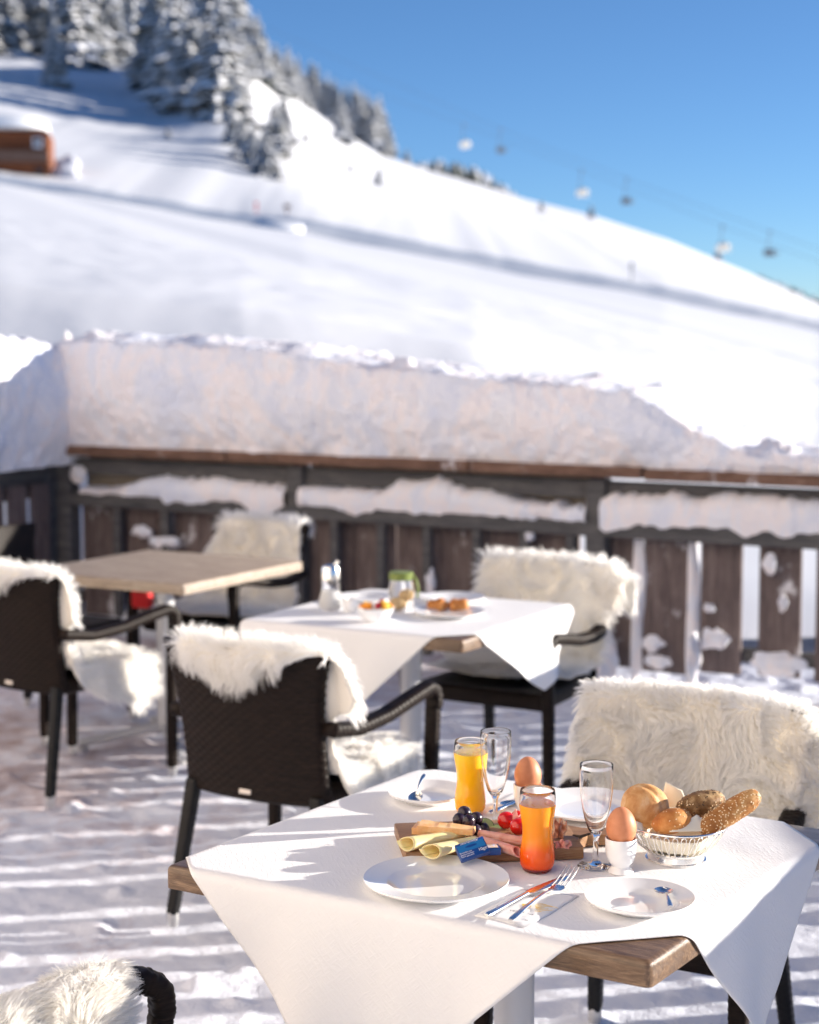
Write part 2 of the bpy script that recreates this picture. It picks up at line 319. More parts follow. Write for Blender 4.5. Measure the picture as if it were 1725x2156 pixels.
# behind the fence the ground first lies low, then banks up
Y0 = 7.83 - .53 * (A * D - 1.9); gap = np.clip((D - Y0 - .12) / 1.6, 0, 1) ; gap = gap * gap * (3 - 2 * gap)
Z = np.where(D < 16, np.where(D > Y0 + .1, .08 + .30 * gap - .10 * np.clip(A * D - .6, 0, 3), -.15) * (1 - np.clip((D - 9.5) / 4.5, 0, 1)) + Z * np.clip((D - 9.5) / 4.5, 0, 1), Z)
Z = Z + np.where(D < 40, .03 * fbm(A * D * 1.2, D * 1.2, 9, 3), 0)
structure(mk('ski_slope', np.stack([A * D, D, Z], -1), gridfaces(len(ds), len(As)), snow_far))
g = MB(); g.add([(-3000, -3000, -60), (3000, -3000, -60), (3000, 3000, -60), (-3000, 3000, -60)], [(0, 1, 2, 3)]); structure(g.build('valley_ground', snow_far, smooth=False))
def on_slope(u, v_, dmin=D1 + 1, dmax=D2):       # point of the slope seen at that place
    a = (u - 862.5) / (uu(1, v_) - 862.5); dd = np.linspace(dmin, dmax, 500); zz = terr(a + 0 * dd, dd)
    e = (zz - HC) / dd; k = int(np.argmax(e >= elev(v_))) if (e >= elev(v_)).any() else int(np.argmin(np.abs(e - elev(v_))))
    return Vector((a * dd[k], dd[k], zz[k]))
# lump of snow on the berm
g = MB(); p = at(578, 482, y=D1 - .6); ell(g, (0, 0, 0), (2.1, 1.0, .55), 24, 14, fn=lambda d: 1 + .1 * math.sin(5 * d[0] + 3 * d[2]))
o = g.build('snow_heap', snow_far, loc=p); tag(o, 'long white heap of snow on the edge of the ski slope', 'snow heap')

# ------------------------------------------------------------------ spruces
def spruce(seed, sparse=1.0):
    rnd = random.Random(seed); root = empty('spruce_tree', (0, 0, 0)); H = 1.0
    t = MB(); t.tube([(0, 0, -.03), (0, 0, .3), (0, 0, .95)], [.022, .016, .003], 7); t.build('trunk', bark, root)
    c = MB(); nl = 30
    for k in range(nl):
        z = .07 + .92 * (k / nl) ** 1.0; rad = .235 * (1 - k / nl) ** .85 * rnd.uniform(.8, 1.15) + .012
        nb = max(5, int(11 * (1 - k / nl) + 4))
        for j in range(nb):
            if rnd.random() > sparse: continue
            a = 2 * PI * (j + rnd.random()) / nb + k; L = rad * rnd.uniform(.65, 1.2); w = L * rnd.uniform(.28, .45); zz = z + rnd.uniform(-.01, .01)
            dx, dy = math.cos(a), math.sin(a); V = []; nseg = 4
            for q in range(nseg + 1):
                s = q / nseg; r = L * s; h = zz - .55 * L * s ** 1.6 + .1 * L * s; ww = w * (math.sin(PI * min(1, s * .85 + .12))) * rnd.uniform(.7, 1.2)
                V += [(dx * r - dy * ww, dy * r + dx * ww, h - .45 * ww), (dx * r, dy * r, h), (dx * r + dy * ww, dy * r - dx * ww, h - .45 * ww)]
            F = []
            for q in range(nseg):
                b = q * 3; F += [(b, b + 1, b + 4, b + 3), (b + 1, b + 2, b + 5, b + 4)]
            c.cur = 0; c.add(V, F)
            if rnd.random() < .92:
                c.cur = 1; sc = rnd.uniform(.6, 1.0); V2 = []
                for (x, y, h), i in zip(V, range(len(V))):
                    q = i // 3; cx, cyy = dx * L * q / nseg, dy * L * q / nseg
                    V2.append((cx + (x - cx) * sc, cyy + (y - cyy) * sc, h + .011 + (.006 if i % 3 == 1 else 0)))
                c.add(V2, F)
    c.build('crown', [needle, frost], root, smooth=False); return root
def copy_tree(o, parent=None):
    c = o.copy(); COL.objects.link(c); c.parent = parent
    for ch in list(o.children): copy_tree(ch, c)
    return c
protos = [spruce(1), spruce(2), spruce(3, .8), spruce(4, .9)]; pused = [False] * 4
TREES = [  # base u, base v, top v, label
 (800, 322, 195, 'slim snowy spruce at the right end of the ridge trees'), (772, 302, 190, 'snowy spruce second from the right end of the ridge'), (745, 285, 168, 'tall snowy spruce on the ridge left of the two end ones'),
 (718, 300, 190, 'shorter frosted spruce standing just below the ridge line'), (668, 232, 130, 'broad frosted spruce in the middle of the ridge row'), (640, 222, 148, 'frosted spruce left of the broad one on the ridge'),
 (606, 205, 92, 'snowy spruce on the ridge beside the snow shoulder'), (543, 168, 22, 'tall spruce alone against the sky above the snow shoulder'), (520, 165, 60, 'small spruce against the sky beside the tall lone one'),
 (468, 245, -15, 'tall snow-laden spruce at the right edge of the dense wood'), (438, 240, 20, 'snow-laden spruce at the front of the dense wood, second from its right edge'), (405, 225, 0, 'heavy spruce at the front of the dense wood above the dark shadow'),
 (372, 215, -45, 'tall spruce of the dense wood reaching out of the photo'), (345, 195, 10, 'frosted spruce in the middle of the dense wood'), (318, 180, -60, 'tall sunlit spruce beside the bright snow bank in the wood'),
 (283, 125, -80, 'brightly frosted spruce behind the snow bank in the wood'), (255, 118, -60, 'frosted spruce left of the snow bank in the wood'), (224, 130, -90, 'dark spruce of the left part of the wood'),
 (190, 135, -70, 'dark spruce in the left part of the wood with a frosted tip'), (158, 140, -110, 'tall dark spruce in the left part of the wood'), (118, 182, 30, 'pale little spruce standing out in front of the dark wood'),
 (130, 120, -100, 'dark spruce behind the pale little one'), (92, 118, -80, 'dark spruce left of the pale little one'), (62, 112, -110, 'dark spruce near the left edge of the photo'), (28, 110, -90, 'dark spruce second from the left edge'), (2, 108, -120, 'dark spruce cut by the left edge of the photo'),
 (489, 305, 215, 'snowy spruce at the top of the small group below the wood'), (512, 335, 235, 'snowy spruce in the middle of the small group below the wood'), (534, 352, 245, 'tallest snowy spruce of the small group below the wood'),
 (560, 372, 262, 'lowest spruce of the small group below the wood'), (578, 330, 200, 'slim frosted spruce at the right of the small group'), (598, 300, 190, 'thin pale spruce just above the small group'),
 (857, 335, 312, 'tiny snowy spruce on the bare ridge right of the wood'), (402, 237, 205, 'little white spruce at the foot of the dense wood'), (354, 292, 262, 'little spruce standing in the long blue shadow'),
 (645, 300, 268, 'small bushy spruce on the open snow below the ridge'), (796, 392, 345, 'small leaning dark spruce alone on the slope'), (738, 362, 345, 'low bush of spruce half buried on the slope'),
 (1140, 445, 420, 'tiny dark spruce on the far ridge line'), (1245, 460, 428, 'small dark spruce on the far ridge below a lift chair'), (1512, 545, 515, 'small dark spruce on the ridge behind the bright lift chair')]
for (u, vb, vt, lb) in ((582, 200, 88, 'frosted spruce between the lone tall one and the ridge row'), (627, 212, 112, 'frosted spruce filling the ridge row left of the broad one'), (655, 225, 122, 'snowy spruce close beside the broad one on the ridge'),
        (690, 250, 150, 'frosted spruce right of the broad one on the ridge'), (706, 262, 162, 'snow-covered spruce in the ridge row above the shorter frosted one'), (727, 275, 172, 'slender frosted spruce in the ridge row'), (758, 300, 180, 'frosted spruce between the three end ones of the ridge'),
        (787, 318, 200, 'bushy frosted spruce close to the right end of the ridge'), (500, 175, 40, 'spruce against the sky at the edge of the dense wood'), (560, 180, 70, 'frosted spruce just right of the tall lone one'), (812, 325, 232, 'last small frosted spruce at the right end of the ridge row')):
    TREES.insert(32, (u, vb, vt, lb))
rr = random.Random(5)
for q in range(26):
    u = rr.uniform(-260, 500); TREES.append((u, rr.uniform(70, 112), rr.uniform(-170, -60), 'snow-flecked spruce in the back rows of the dense wood'))
for i, (u, vb, vt, lb) in enumerate(TREES):
    p = on_slope(u, vb); k = i % 4
    if not pused[k]: o = protos[k]; pused[k] = True
    else: o = copy_tree(protos[k])
    h = (elev(vt) * p.y + HC) - p.z; h = max(1.0, h)
    o.location = p - Vector((0, 0, .02 * h)); wsc = h * rr.uniform(.95, 1.2) * (1.3 if h < 6 else 1.1); o.scale = (wsc, wsc, h); o.rotation_euler = (0, R(14) if 'leaning' in lb else 0, rr.uniform(0, 6))
    tag(o, lb, 'tree', 'snowy spruces on the hill' if i < 52 else 'back rows of the spruce wood')
def farwood(name, u0, u1, off, hpx, label):
    g = MB()
    for k in range(110):
        u = rr.uniform(u0, u1); vr = interp(u, UR, VR); a = (u - 862.5) / (uu(1, vr) - 862.5); d = 640 + rr.uniform(0, 80); ht = hpx(u) / FPX * d * rr.uniform(.6, 1.1)
        zb = HC + d * elev(vr + 14); r = 1.5 + ht * .22
        for c in range(3):
            V = [(a * d + r * (1 - .25 * c) * math.cos(t * PI / 3), d + r * (1 - .25 * c) * math.sin(t * PI / 3), zb + ht * .25 * c) for t in range(6)] + [(a * d, d, zb + ht * (.55 + .22 * c) + 2)]
            g.cur = 1 if (c == 2 and rr.random() < .35) else 0
            g.add(V, [(t, (t + 1) % 6, 6) for t in range(6)])
    o = g.build(name, [needle, frost], smooth=False); tag(o, label, 'wood', kind='stuff')
farwood('distant_wood', 868, 1090, 0, lambda u: 34 * math.sin(PI * (u - 860) / 240) + 6, 'blurred dark wood behind the ridge left of the lift chairs')
farwood('distant_wood', 1585, 1800, 0, lambda u: 10 + (u - 1585) * .06, 'blurred dark wood behind the ridge at the right edge')

# mountain hut
hp = on_slope(40, 366, D1 + 1, D1 + 60); hut = empty('mountain_hut', hp, R(8), 'brown wooden hut under a thick cap of snow on the slope', 'hut')
s = hp.y / FPX                       # hut dimensions below are in units of s
g = MB(); g.box((-80 * s, 2.6, 42 * s), (284 * s, 5.2, 90 * s))
for k in range(40): g.box(((-218 + 7 * k) * s, -.03, 62 * s), (3.5 * s, .05, 50 * s))
g.build('wall', hut_wood, hut, smooth=False)
g = MB(); ell(g, (-80 * s, 2.2, 90 * s), (140 * s, 3.2, 34 * s), 40, 14, fn=lambda d: min(1.5, (abs(d[0]) ** 4 + abs(d[1]) ** 4 + abs(d[2]) ** 4 + 1e-9) ** -.25) if d[2] > 0 else 1)
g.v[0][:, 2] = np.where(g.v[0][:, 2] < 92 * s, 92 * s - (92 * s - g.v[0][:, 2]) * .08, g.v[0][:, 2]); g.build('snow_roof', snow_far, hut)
g = MB(); g.box((-80 * s, -.5, 35 * s), (280 * s, .1, 22 * s)); g.box((-80 * s, -.25, 24 * s), (280 * s, .6, .08)); g.build('balcony', cap_wood, hut, smooth=False)
for (x, z, wd, ht_, m_) in ((40, 64, 19, 21, frost), (42, 6, 16, 12, bark)):
    g = MB(); g.box((x * s, -.09, z * s), (wd * s, .08, ht_ * s)); w = g.build('window', m_, hut, smooth=False)
    g = MB(); g.box((x * s, -.15, (z + 2) * s), (wd * .6 * s, .04, ht_ * .6 * s)); g.build('pane', roof_dark, w, smooth=False)
g = MB(); ell(g, (0, 0, .5), (1.2, .9, 1.3), 16, 10, fn=lambda d: 1 + .2 * math.sin(7 * d[2] + 5 * d[0])); o = g.build('covered_woodpile', pile_grey, loc=on_slope(140, 372, D1 + 1, D1 + 60)); tag(o, 'low grey covered pile in the snow right of the hut', 'pile'); o.scale = (.75, .75, .7)
# slope marker poles
for (u, vb, vt, w, m, lb) in ((605, 470, 430, .11, cap_wood, 'brownish marker pole beside the snow heap'), (1330, 592, 552, .05, steelgrey, 'thin grey marker pole on the open slope'), (1611, 690, 648, .07, green_m, 'greenish marker pole near the right end of the berm'), (540, 460, 425, .05, red_m, 'thin reddish marker pole left of the heap'), ):
    p = on_slope(u, vb, D1 + 1, D1 + 50); hh_ = (HC + p.y * elev(vt)) - p.z; g = MB(); g.tube([(0, 0, -.2), (0, 0, hh_)], .05, 6); g.box((0, 0, hh_ * .8), (w * 4, .06, hh_ * .35), .02); o = g.build('marker_pole', m, loc=p); tag(o, lb, 'pole', 'marker poles on the slope')

# chairlift
def lpt(u, v_, y): return at(u, v_, y=y)
ca = [lpt(500, 90, 300), lpt(978, 262, 235), lpt(1225, 358, 215), lpt(1522, 476, 195), lpt(2400, 800, 160)]
cb = [lpt(520, 40, 292), lpt(1055, 272, 228), lpt(1320, 376, 209), lpt(1622, 488, 189), lpt(2500, 800, 155)]
for pts, lb in ((ca, 'chairlift cable carrying the pale chairs'), (cb, 'chairlift cable carrying the dark chairs')):
    g = MB(); g.tube(pts, .022, 6); tag(g.build('lift_cable', steelgrey), lb, 'cable', 'chairlift cables')
def liftchair(m, p, hgt, lb, w):
    root = empty('lift_chair', p - Vector((0, 0, hgt)), R(-62), lb, 'lift chair', 'chairs of the lift')
    g = MB(); g.tube([(0, 0, hgt), (0, -.3, hgt * .5), (0, -.25, .9)], .05, 6); g.box((0, 0, hgt), (.5, .2, .2), .03); g.build('hanger', steelgrey, root)
    g = MB(); g.box((0, .2, .1), (w, .5, .12), .04); g.box((0, -.1, .45), (w, .12, .7), .04); g.build('seat', m, root)
    g = MB(); g.tube([(-w / 2, -.1, .2), (-w / 2, .6, .45), (-w / 2 + .1, .7, .5), (w / 2 - .1, .7, .5), (w / 2, .6, .45), (w / 2, -.1, .2)], .04, 6); g.build('safety_bar', steelgrey, root)
    if m is liftwhite:
        g = MB(); ell(g, (0, 0.2, .55), (w * .5, .5, .5), 16, 10); g.build('weather_hood', liftwhite, root)
for u, v_, k, lb in ((978, 312, 1, 'pale lift chair farthest left against the sky'), (1225, 414, 2, 'pale round lift chair above the small ridge spruce'), (1520, 530, 3, 'brightest pale lift chair low over the ridge')):
    liftchair(liftwhite, ca[k], (ca[k].z - lpt(u, v_, ca[k].y).z), lb, 1.9)
for u, v_, k, lb in ((1055, 322, 1, 'dark lift chair farthest left against the sky'), (1320, 430, 2, 'dark lift chair in the middle of the sky'), (1622, 540, 3, 'dark lift chair nearest the right edge')):
    liftchair(steelgrey, cb[k], (cb[k].z - lpt(u, v_, cb[k].y).z), lb, 1.8)

# ------------------------------------------------------------------ fences round the terrace, snow on them
FA, FB = Vector((-2.02, 9.9, 0)), Vector((2.45, 7.53, 0))      # back fence from the left corner post to the right corner
fd = (FB - FA); FL = fd.length; fang = math.atan2(fd.y, fd.x)
def fence(name, A, ang, L, label, panel, posts, hs, seed, boards=True, cap=True, depth=.0):
    rnd = random.Random(seed); root = empty(name, A, ang, label, 'fence')
    top, mid = hs
    for x in posts:
        g = MB(); g.box((x, 0, (top - .06) / 2 - .1), (.10, .10, top + .14), .006); g.build('post', rail_wood, root)
    g = MB(); g.box((L / 2, .01, top - .115), (L, .05, .09), .005); g.build('rail', rail_wood, root)
    g = MB(); g.box((L / 2, -.02, mid), (L, .07, .075), .005); g.build('rail', rail_wood, root)
    g = MB(); g.box((L / 2, .10, .16), (L, .04, .07), .005); g.build('rail', rail_wood, root)
    if cap:
        x = -.05
        while x < L:
            w = rnd.uniform(.9, 1.5); g = MB(); g.box((min(x + w / 2, L), -.03 + rnd.uniform(-.012, .012), top - .02 + rnd.uniform(-.004, .004)), (w - .01, .20, .055), .006); g.build('cap_board', cap_wood, root); x += w
    for (x, w, h) in panel:
        g = MB(); g.box((x, .06 + rnd.uniform(-.006, .006), (h) / 2 + .03), (w, .024, h - .06), .003); g.build('board', fence_wood, root, rot=(0, rnd.uniform(-.006, .006), 0))
    return root
TOP, MID = 1.05, .745
def ft_(u, z=TOP):                       # distance along the back fence seen at u
    a = (u - 862.5) / (uu(0, 960) * 0 + FPX * .999); t = (a * FA.y - FA.x) / (fd.x / FL - a * fd.y / FL); return t
bp = []; rnd = random.Random(3); x = .12
bx = [ft_(u) for u in (160, 255, 350, 445, 545, 655, 735, 825, 920, 1020, 1120, 1215)]
for k in range(len(bx) - 1): bp.append(((bx[k] + bx[k + 1]) / 2, (bx[k + 1] - bx[k]) * .985, MID + .02))
for (u0, u1) in ((1232, 1332), (1350, 1445), (1475, 1562), (1600, 1690), (1722, 1815), (1845, 1935), (1965, 2060)):
    a0, a1 = ft_(u0), ft_(u1); bp.append(((a0 + a1) / 2, a1 - a0, MID + .02))
x = bp[-1][0] + .27
while x < FL - .05: bp.append((x, .20, MID + .02)); x += .265
bf = fence('terrace_fence', FA, fang, FL, 'weathered board fence along the back of the terrace under the deep snow', bp, [.04, ft_(628), ft_(1262), ft_(1262) + 1.65, FL - .04], (TOP, MID), 5)
for u, w in ((250, .05), (352, .05), (545, .045), (710, .045), (808, .045), (905, .045), (1010, .045), (1110, .045), (1208, .045)):
    g = MB(); g.box((ft_(u), -.02, MID / 2), (w, .045, MID - .06), .004); g.build('batten', rail_wood, bf)
for (a0, a1) in ((.1, ft_(622)), (ft_(634), ft_(1256))):
    g = MB(); g.box(((a0 + a1) / 2, .11, .86), (a1 - a0, .02, .26), .003); g.build('back_board', tan_wood, bf)
# short left fence and its corner
lang = fang - PI / 2
lb = [(.1 + .19 * k, .15, MID + .1) for k in range(14)]
fence('terrace_fence', FA + Vector((-.10, -.10, 0)), lang, 2.8, 'dark board fence at the left edge running towards the viewer', lb, [1.4, 2.7], (TOP - .05, MID + .05), 6)
# off to the right the fence turns towards the viewer and throws its striped shadow over the terrace
RX = 2.66
rb = []; y = .05; k = 0
while y < 8.6:
    w = .104
    if not (k % 9 == 5 and y > 2.2): rb.append((y, w, .86 if y < 2.3 else 1.0))
    y += .172; k += 1
rf_ = fence('terrace_fence', FB + Vector((.08, -.10, 0)), -PI / 2, 8.6, 'board fence along the right side of the terrace', rb, [.02, 1.7, 3.4, 5.1, 6.8, 8.5], (.93, .20), 8, cap=True)
for c_ in rf_.children:
    if c_.name.startswith('rail') and c_.bound_box[6][2] > .7: c_.location.z = .055

def drift(name, A, ang, L, topf, base, depth, label, seed, n=760, lumps=1.0, front=-.10, rnd_end=False):
    ts = np.linspace(0, L, n); ks = []
    top = np.interp(ts, [p[0] for p in topf], [p[1] for p in topf]) + .022 * lumps * fbm(ts * 2.2, ts * 0 + seed, seed, 3)
    H = top - base; rows = []
    for s in np.linspace(0, 1, 44):             # front face up
        rc = .22 * np.exp(-((ts) / .16) ** 2) * (1 if rnd_end else 0); y = front + rc - .07 * np.sin(s * PI * .9) * np.minimum(1, H / .3) - .03 * fbm(ts * 2.5, s * 2 * H + seed, seed + 3, 3) - .022 * fbm(ts * 7, s * 7 * H, seed + 4, 4) - .010 * fbm(ts * 26, s * 26 * H, seed + 14, 3); z = base + H * s * .97
        z = z + (.035 * fbm(ts * 7, ts * 0 + 3.3, seed + 5, 4) + .014 * fbm(ts * 30, ts * 0 + 5.3, seed + 5, 2)) * (s ** 4) * lumps
        if s == 0: z = z - .012 * np.abs(fbm(ts * 7, ts * 0, seed + 6, 3))
        rows.append(np.stack([ts, y, z], -1))
    for s in np.linspace(.02, 1, 26):           # across the top
        y = front + .02 + depth * s ** 1.5; z = base + H * (.97 + .05 * math.sin(min(1, s * 1.6) * PI / 2)) - (H * .9) * max(0, (s - .75) / .25) ** 2
        lm = .10 * np.clip(vn(ts * 14, y * 14 + seed, seed + 9) - .55, 0, 1) * vn(ts * 1.7, y * 2, seed + 29) ** 2 * 2 + .06 * np.clip(vn(ts * 5, y * 5, seed + 19) - .5, 0, 1) + .02 * np.clip(vn(ts * 31, y * 31, seed + 39) - .6, 0, 1)
        rows.append(np.stack([ts, y + 0 * ts, z + lm * lumps * min(1, s * 5)], -1))
    V = np.stack(rows, 0); o = mk(name, V, gridfaces(len(rows), n)[:, ::-1], snow_wall, loc=A, rot=(0, 0, ang)); tag(o, label, 'snow drift'); return o
TF = [(ft_(u, 1.5), z) for u, z in ((60, 1.60), (110, 1.64), (200, 1.66), (330, 1.655), (430, 1.66), (620, 1.60), (800, 1.545), (950, 1.505), (1100, 1.48), (1250, 1.44), (1340, 1.41), (1410, 1.34), (1470, 1.25), (1560, 1.18), (1725, 1.13), (1900, 1.12))] + [(FL + .1, 1.2)]
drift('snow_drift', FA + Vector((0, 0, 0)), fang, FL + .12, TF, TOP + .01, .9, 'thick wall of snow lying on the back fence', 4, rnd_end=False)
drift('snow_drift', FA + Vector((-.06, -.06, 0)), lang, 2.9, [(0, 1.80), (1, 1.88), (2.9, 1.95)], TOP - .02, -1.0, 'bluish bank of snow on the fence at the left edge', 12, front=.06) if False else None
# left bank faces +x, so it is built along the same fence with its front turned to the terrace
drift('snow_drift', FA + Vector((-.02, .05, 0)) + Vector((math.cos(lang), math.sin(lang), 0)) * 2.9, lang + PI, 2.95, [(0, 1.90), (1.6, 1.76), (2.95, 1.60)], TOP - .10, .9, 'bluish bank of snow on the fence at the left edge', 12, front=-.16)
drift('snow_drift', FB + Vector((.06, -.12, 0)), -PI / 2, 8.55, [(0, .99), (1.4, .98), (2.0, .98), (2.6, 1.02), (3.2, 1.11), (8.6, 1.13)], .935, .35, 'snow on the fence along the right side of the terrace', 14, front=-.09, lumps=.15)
# snow lying on the middle rail
def railsnow(A, ang, t0, t1, z, hts, seed, label):
    n = 320; ts = np.linspace(t0, t1, n); h = np.interp(np.linspace(0, 1, n), np.linspace(0, 1, len(hts)), hts) + .030 * fbm(ts * 8, ts * 0, seed, 5) + .012 * fbm(ts * 25, ts * 0, seed, 3); h = np.maximum(h, .006)
    over = .075 * np.clip(fbm(ts * 5, ts * 0 + 4, seed + 2, 4) + .25, 0, 1); rows = []
    for k, (y, f, dz) in enumerate(((-.068, 0, -1), (-.075, .25, -.6), (-.078, .6, 0), (-.055, .88, 0), (-.01, 1, 0), (.05, 1.0, 0), (.12, .8, 0), (.17, .3, 0), (.18, -.1, 0))):
        rows.append(np.stack([ts, y - .012 * fbm(ts * 6, ts * 0 + k, seed + 5, 3), z + h * f + dz * over + .006 * fbm(ts * 20, ts * 0 + k, seed + 8, 2)], -1))
    o = mk('rail_snow', np.stack(rows, 0), gridfaces(len(rows), n)[:, ::-1], snow_wall, loc=A, rot=(0, 0, ang)); tag(o, label, 'snow', 'snow on the middle rail of the back fence')
g = MB(); g.box((-.07, -.05, .45), (.13, .16, 1.1), .01); g.build('post', rail_wood, bf)
zr = MID + .038
railsnow(FA, fang, ft_(182), ft_(612), zr, [.03, .04, .09, .13, .12, .12, .11, .10], 3, 'snow on the middle rail left of the first inner post')
railsnow(FA, fang, ft_(640), ft_(1245), zr, [.10, .09, .10, .15, .17, .13, .10, .09, .08], 5, 'snow on the middle rail between the two inner posts')
railsnow(FA, fang, ft_(1275), ft_(1275) + 1.35, zr, [.13, .15, .14, .16, .17, .15, .15], 7, 'snow on the middle rail right of the second inner post')
# clods clinging to boards and lying at the fence foot
def clod(p, r, lb, seed, flat=.5):
    rn = random.Random(seed); a, b, c_ = rn.uniform(1, 6), rn.uniform(1, 6), rn.uniform(3, 7); g = MB()
    ell(g, (0, 0, 0), (r[0], r[1] * .7, r[2]), 36, 24, fn=lambda d: 1 + .55 * float(fbm(np.array([d[0] * 1.8 + a]), np.array([d[2] * 1.8 + b + d[1]]), seed, 4)[0]))
    o = g.build('snow_clod', snow_wall, loc=p, rot=(0, 0, fang)); tag(o, lb, 'snow', 'clods of snow on and below the fence'); return o
def fp(u, z, off=.04): t = ft_(u); return FA + Vector((math.cos(fang), math.sin(fang), 0)) * t + Vector((math.sin(fang), -math.cos(fang), 0)) * off + Vector((0, 0, z))
def zat(u, v_): p = fp(u, 0); return HC + p.y * elev(v_)
CL = [(168, 1000, .06, .055, 'round ball of snow by the corner post'), (300, 1120, .07, .03, 'clod of snow stuck under the rail at the left'), (350, 1142, .10, .035, 'low heap of snow behind the wooden table'), (912, 1225, .025, .07, 'small upright clod of snow between fence boards'), 
      (1120, 1128, .03, .03, 'little clod stuck high on a board above the fur seat'), (1630, 1190, .035, .05, 'splash of snow high on the right-hand board'), (1660, 1270, .02, .04, 'splash of snow in the middle of the right-hand board'), (1505, 1280, .03, .02, 'slanted splash of snow on a right-hand board'),
      (1515, 1345, .06, .05, 'broad splash of snow low on a right-hand board'), (1385, 1355, .05, .04, 'smear of snow low on the board right of the second inner post'), (1400, 1395, .07, .03, 'smear of snow near the foot of the board'), (1650, 1400, .11, .06, 'curved heap of snow at the foot of the right-hand board'), (1290, 1380, .07, .13, 'blue-white mound of snow at the foot of the second inner post'), (1485, 1370, .03, .11, 'snow filling the gap beside the splashed board')]
for i, (u, v_, rx, rz_, lb) in enumerate(CL): clod(fp(u, zat(u, v_), .03 if rz_ < .1 else .12), (rx, .03 if rz_ < .1 else .09, rz_), lb, i)
for i, u in enumerate((1341, 1460)):
    clod(fp(u, .33, -.05), (.035, .05, .42), ('snow wedged in the gap between the boards right of the second inner post', 'snow wedged in the second gap right of the inner post')[i], 40 + i)

# chalet unseen at the left: warm wall added to bounce sunlight onto the terrace
ca_ = math.atan2(-7.5 - 6.5, -1.2 + 5.0)                       # the front runs from (-5.0, 6.5) to (-1.2, -7.5)
ch = empty('bounce_chalet', (-3.1, -.5, 0), ca_ + PI, 'chalet with a sunlit cream plaster front, added unseen along the left to bounce light', 'added building')
g = MB(); g.box((0, 3, 4.6), (14.5, 6, 9.4)); g.build('wall', bounce_wall_m, ch, smooth=False)
g = MB(); g.box((0, 3, 9.5), (16, 7.6, .35)); g.build('roof', snow, ch, smooth=False)
for x in (-5.5, -1.9, 1.9, 5.5):
    for z in (1.7, 4.5, 7.3):
        g = MB(); g.box((x, -.04, z), (1.2, .1, 1.3)); w = g.build('window', frost, ch, smooth=False); g = MB(); g.box((x, -.1, z), (1.0, .05, 1.1)); g.build('pane', roof_dark, w, smooth=False)

# ------------------------------------------------------------------ wicker armchairs
def rrect(w, t, r, step):
    """perimeter of a rounded rectangle: points, normals, running length"""
    P, Nn = [], []
    hw, ht = w / 2 - r, t / 2 - r
    segs = [((-hw, -t / 2), (hw, -t / 2), (0, -1)), None, ((w / 2, -ht), (w / 2, ht), (1, 0)), None, ((hw, t / 2), (-hw, t / 2), (0, 1)), None, ((-w / 2, ht), (-w / 2, -ht), (-1, 0)), None]
    cs = [(hw, -ht, -90), (hw, ht, 0), (-hw, ht, 90), (-hw, -ht, 180)]; ci = 0
    for sg in segs:
        if sg:
            (x0, y0), (x1, y1), nn = sg; L = math.hypot(x1 - x0, y1 - y0); k = max(1, int(L / step))
            for i in range(k): f = i / k; P.append((x0 + (x1 - x0) * f, y0 + (y1 - y0) * f)); Nn.append(nn)
        else:
            cx, cy_, a0 = cs[ci]; ci += 1; k = max(2, int(r * PI / 2 / step))
            for i in range(k): a = R(a0 + 90 * i / k); P.append((cx + r * math.cos(a), cy_ + r * math.sin(a))); Nn.append((math.cos(a), math.sin(a)))
    P = np.array(P); Nn = np.array(Nn); d = np.linalg.norm(np.roll(P, -1, 0) - P, axis=1); s = np.concatenate([[0], np.cumsum(d)[:-1]]); return P, Nn, s, d.sum()
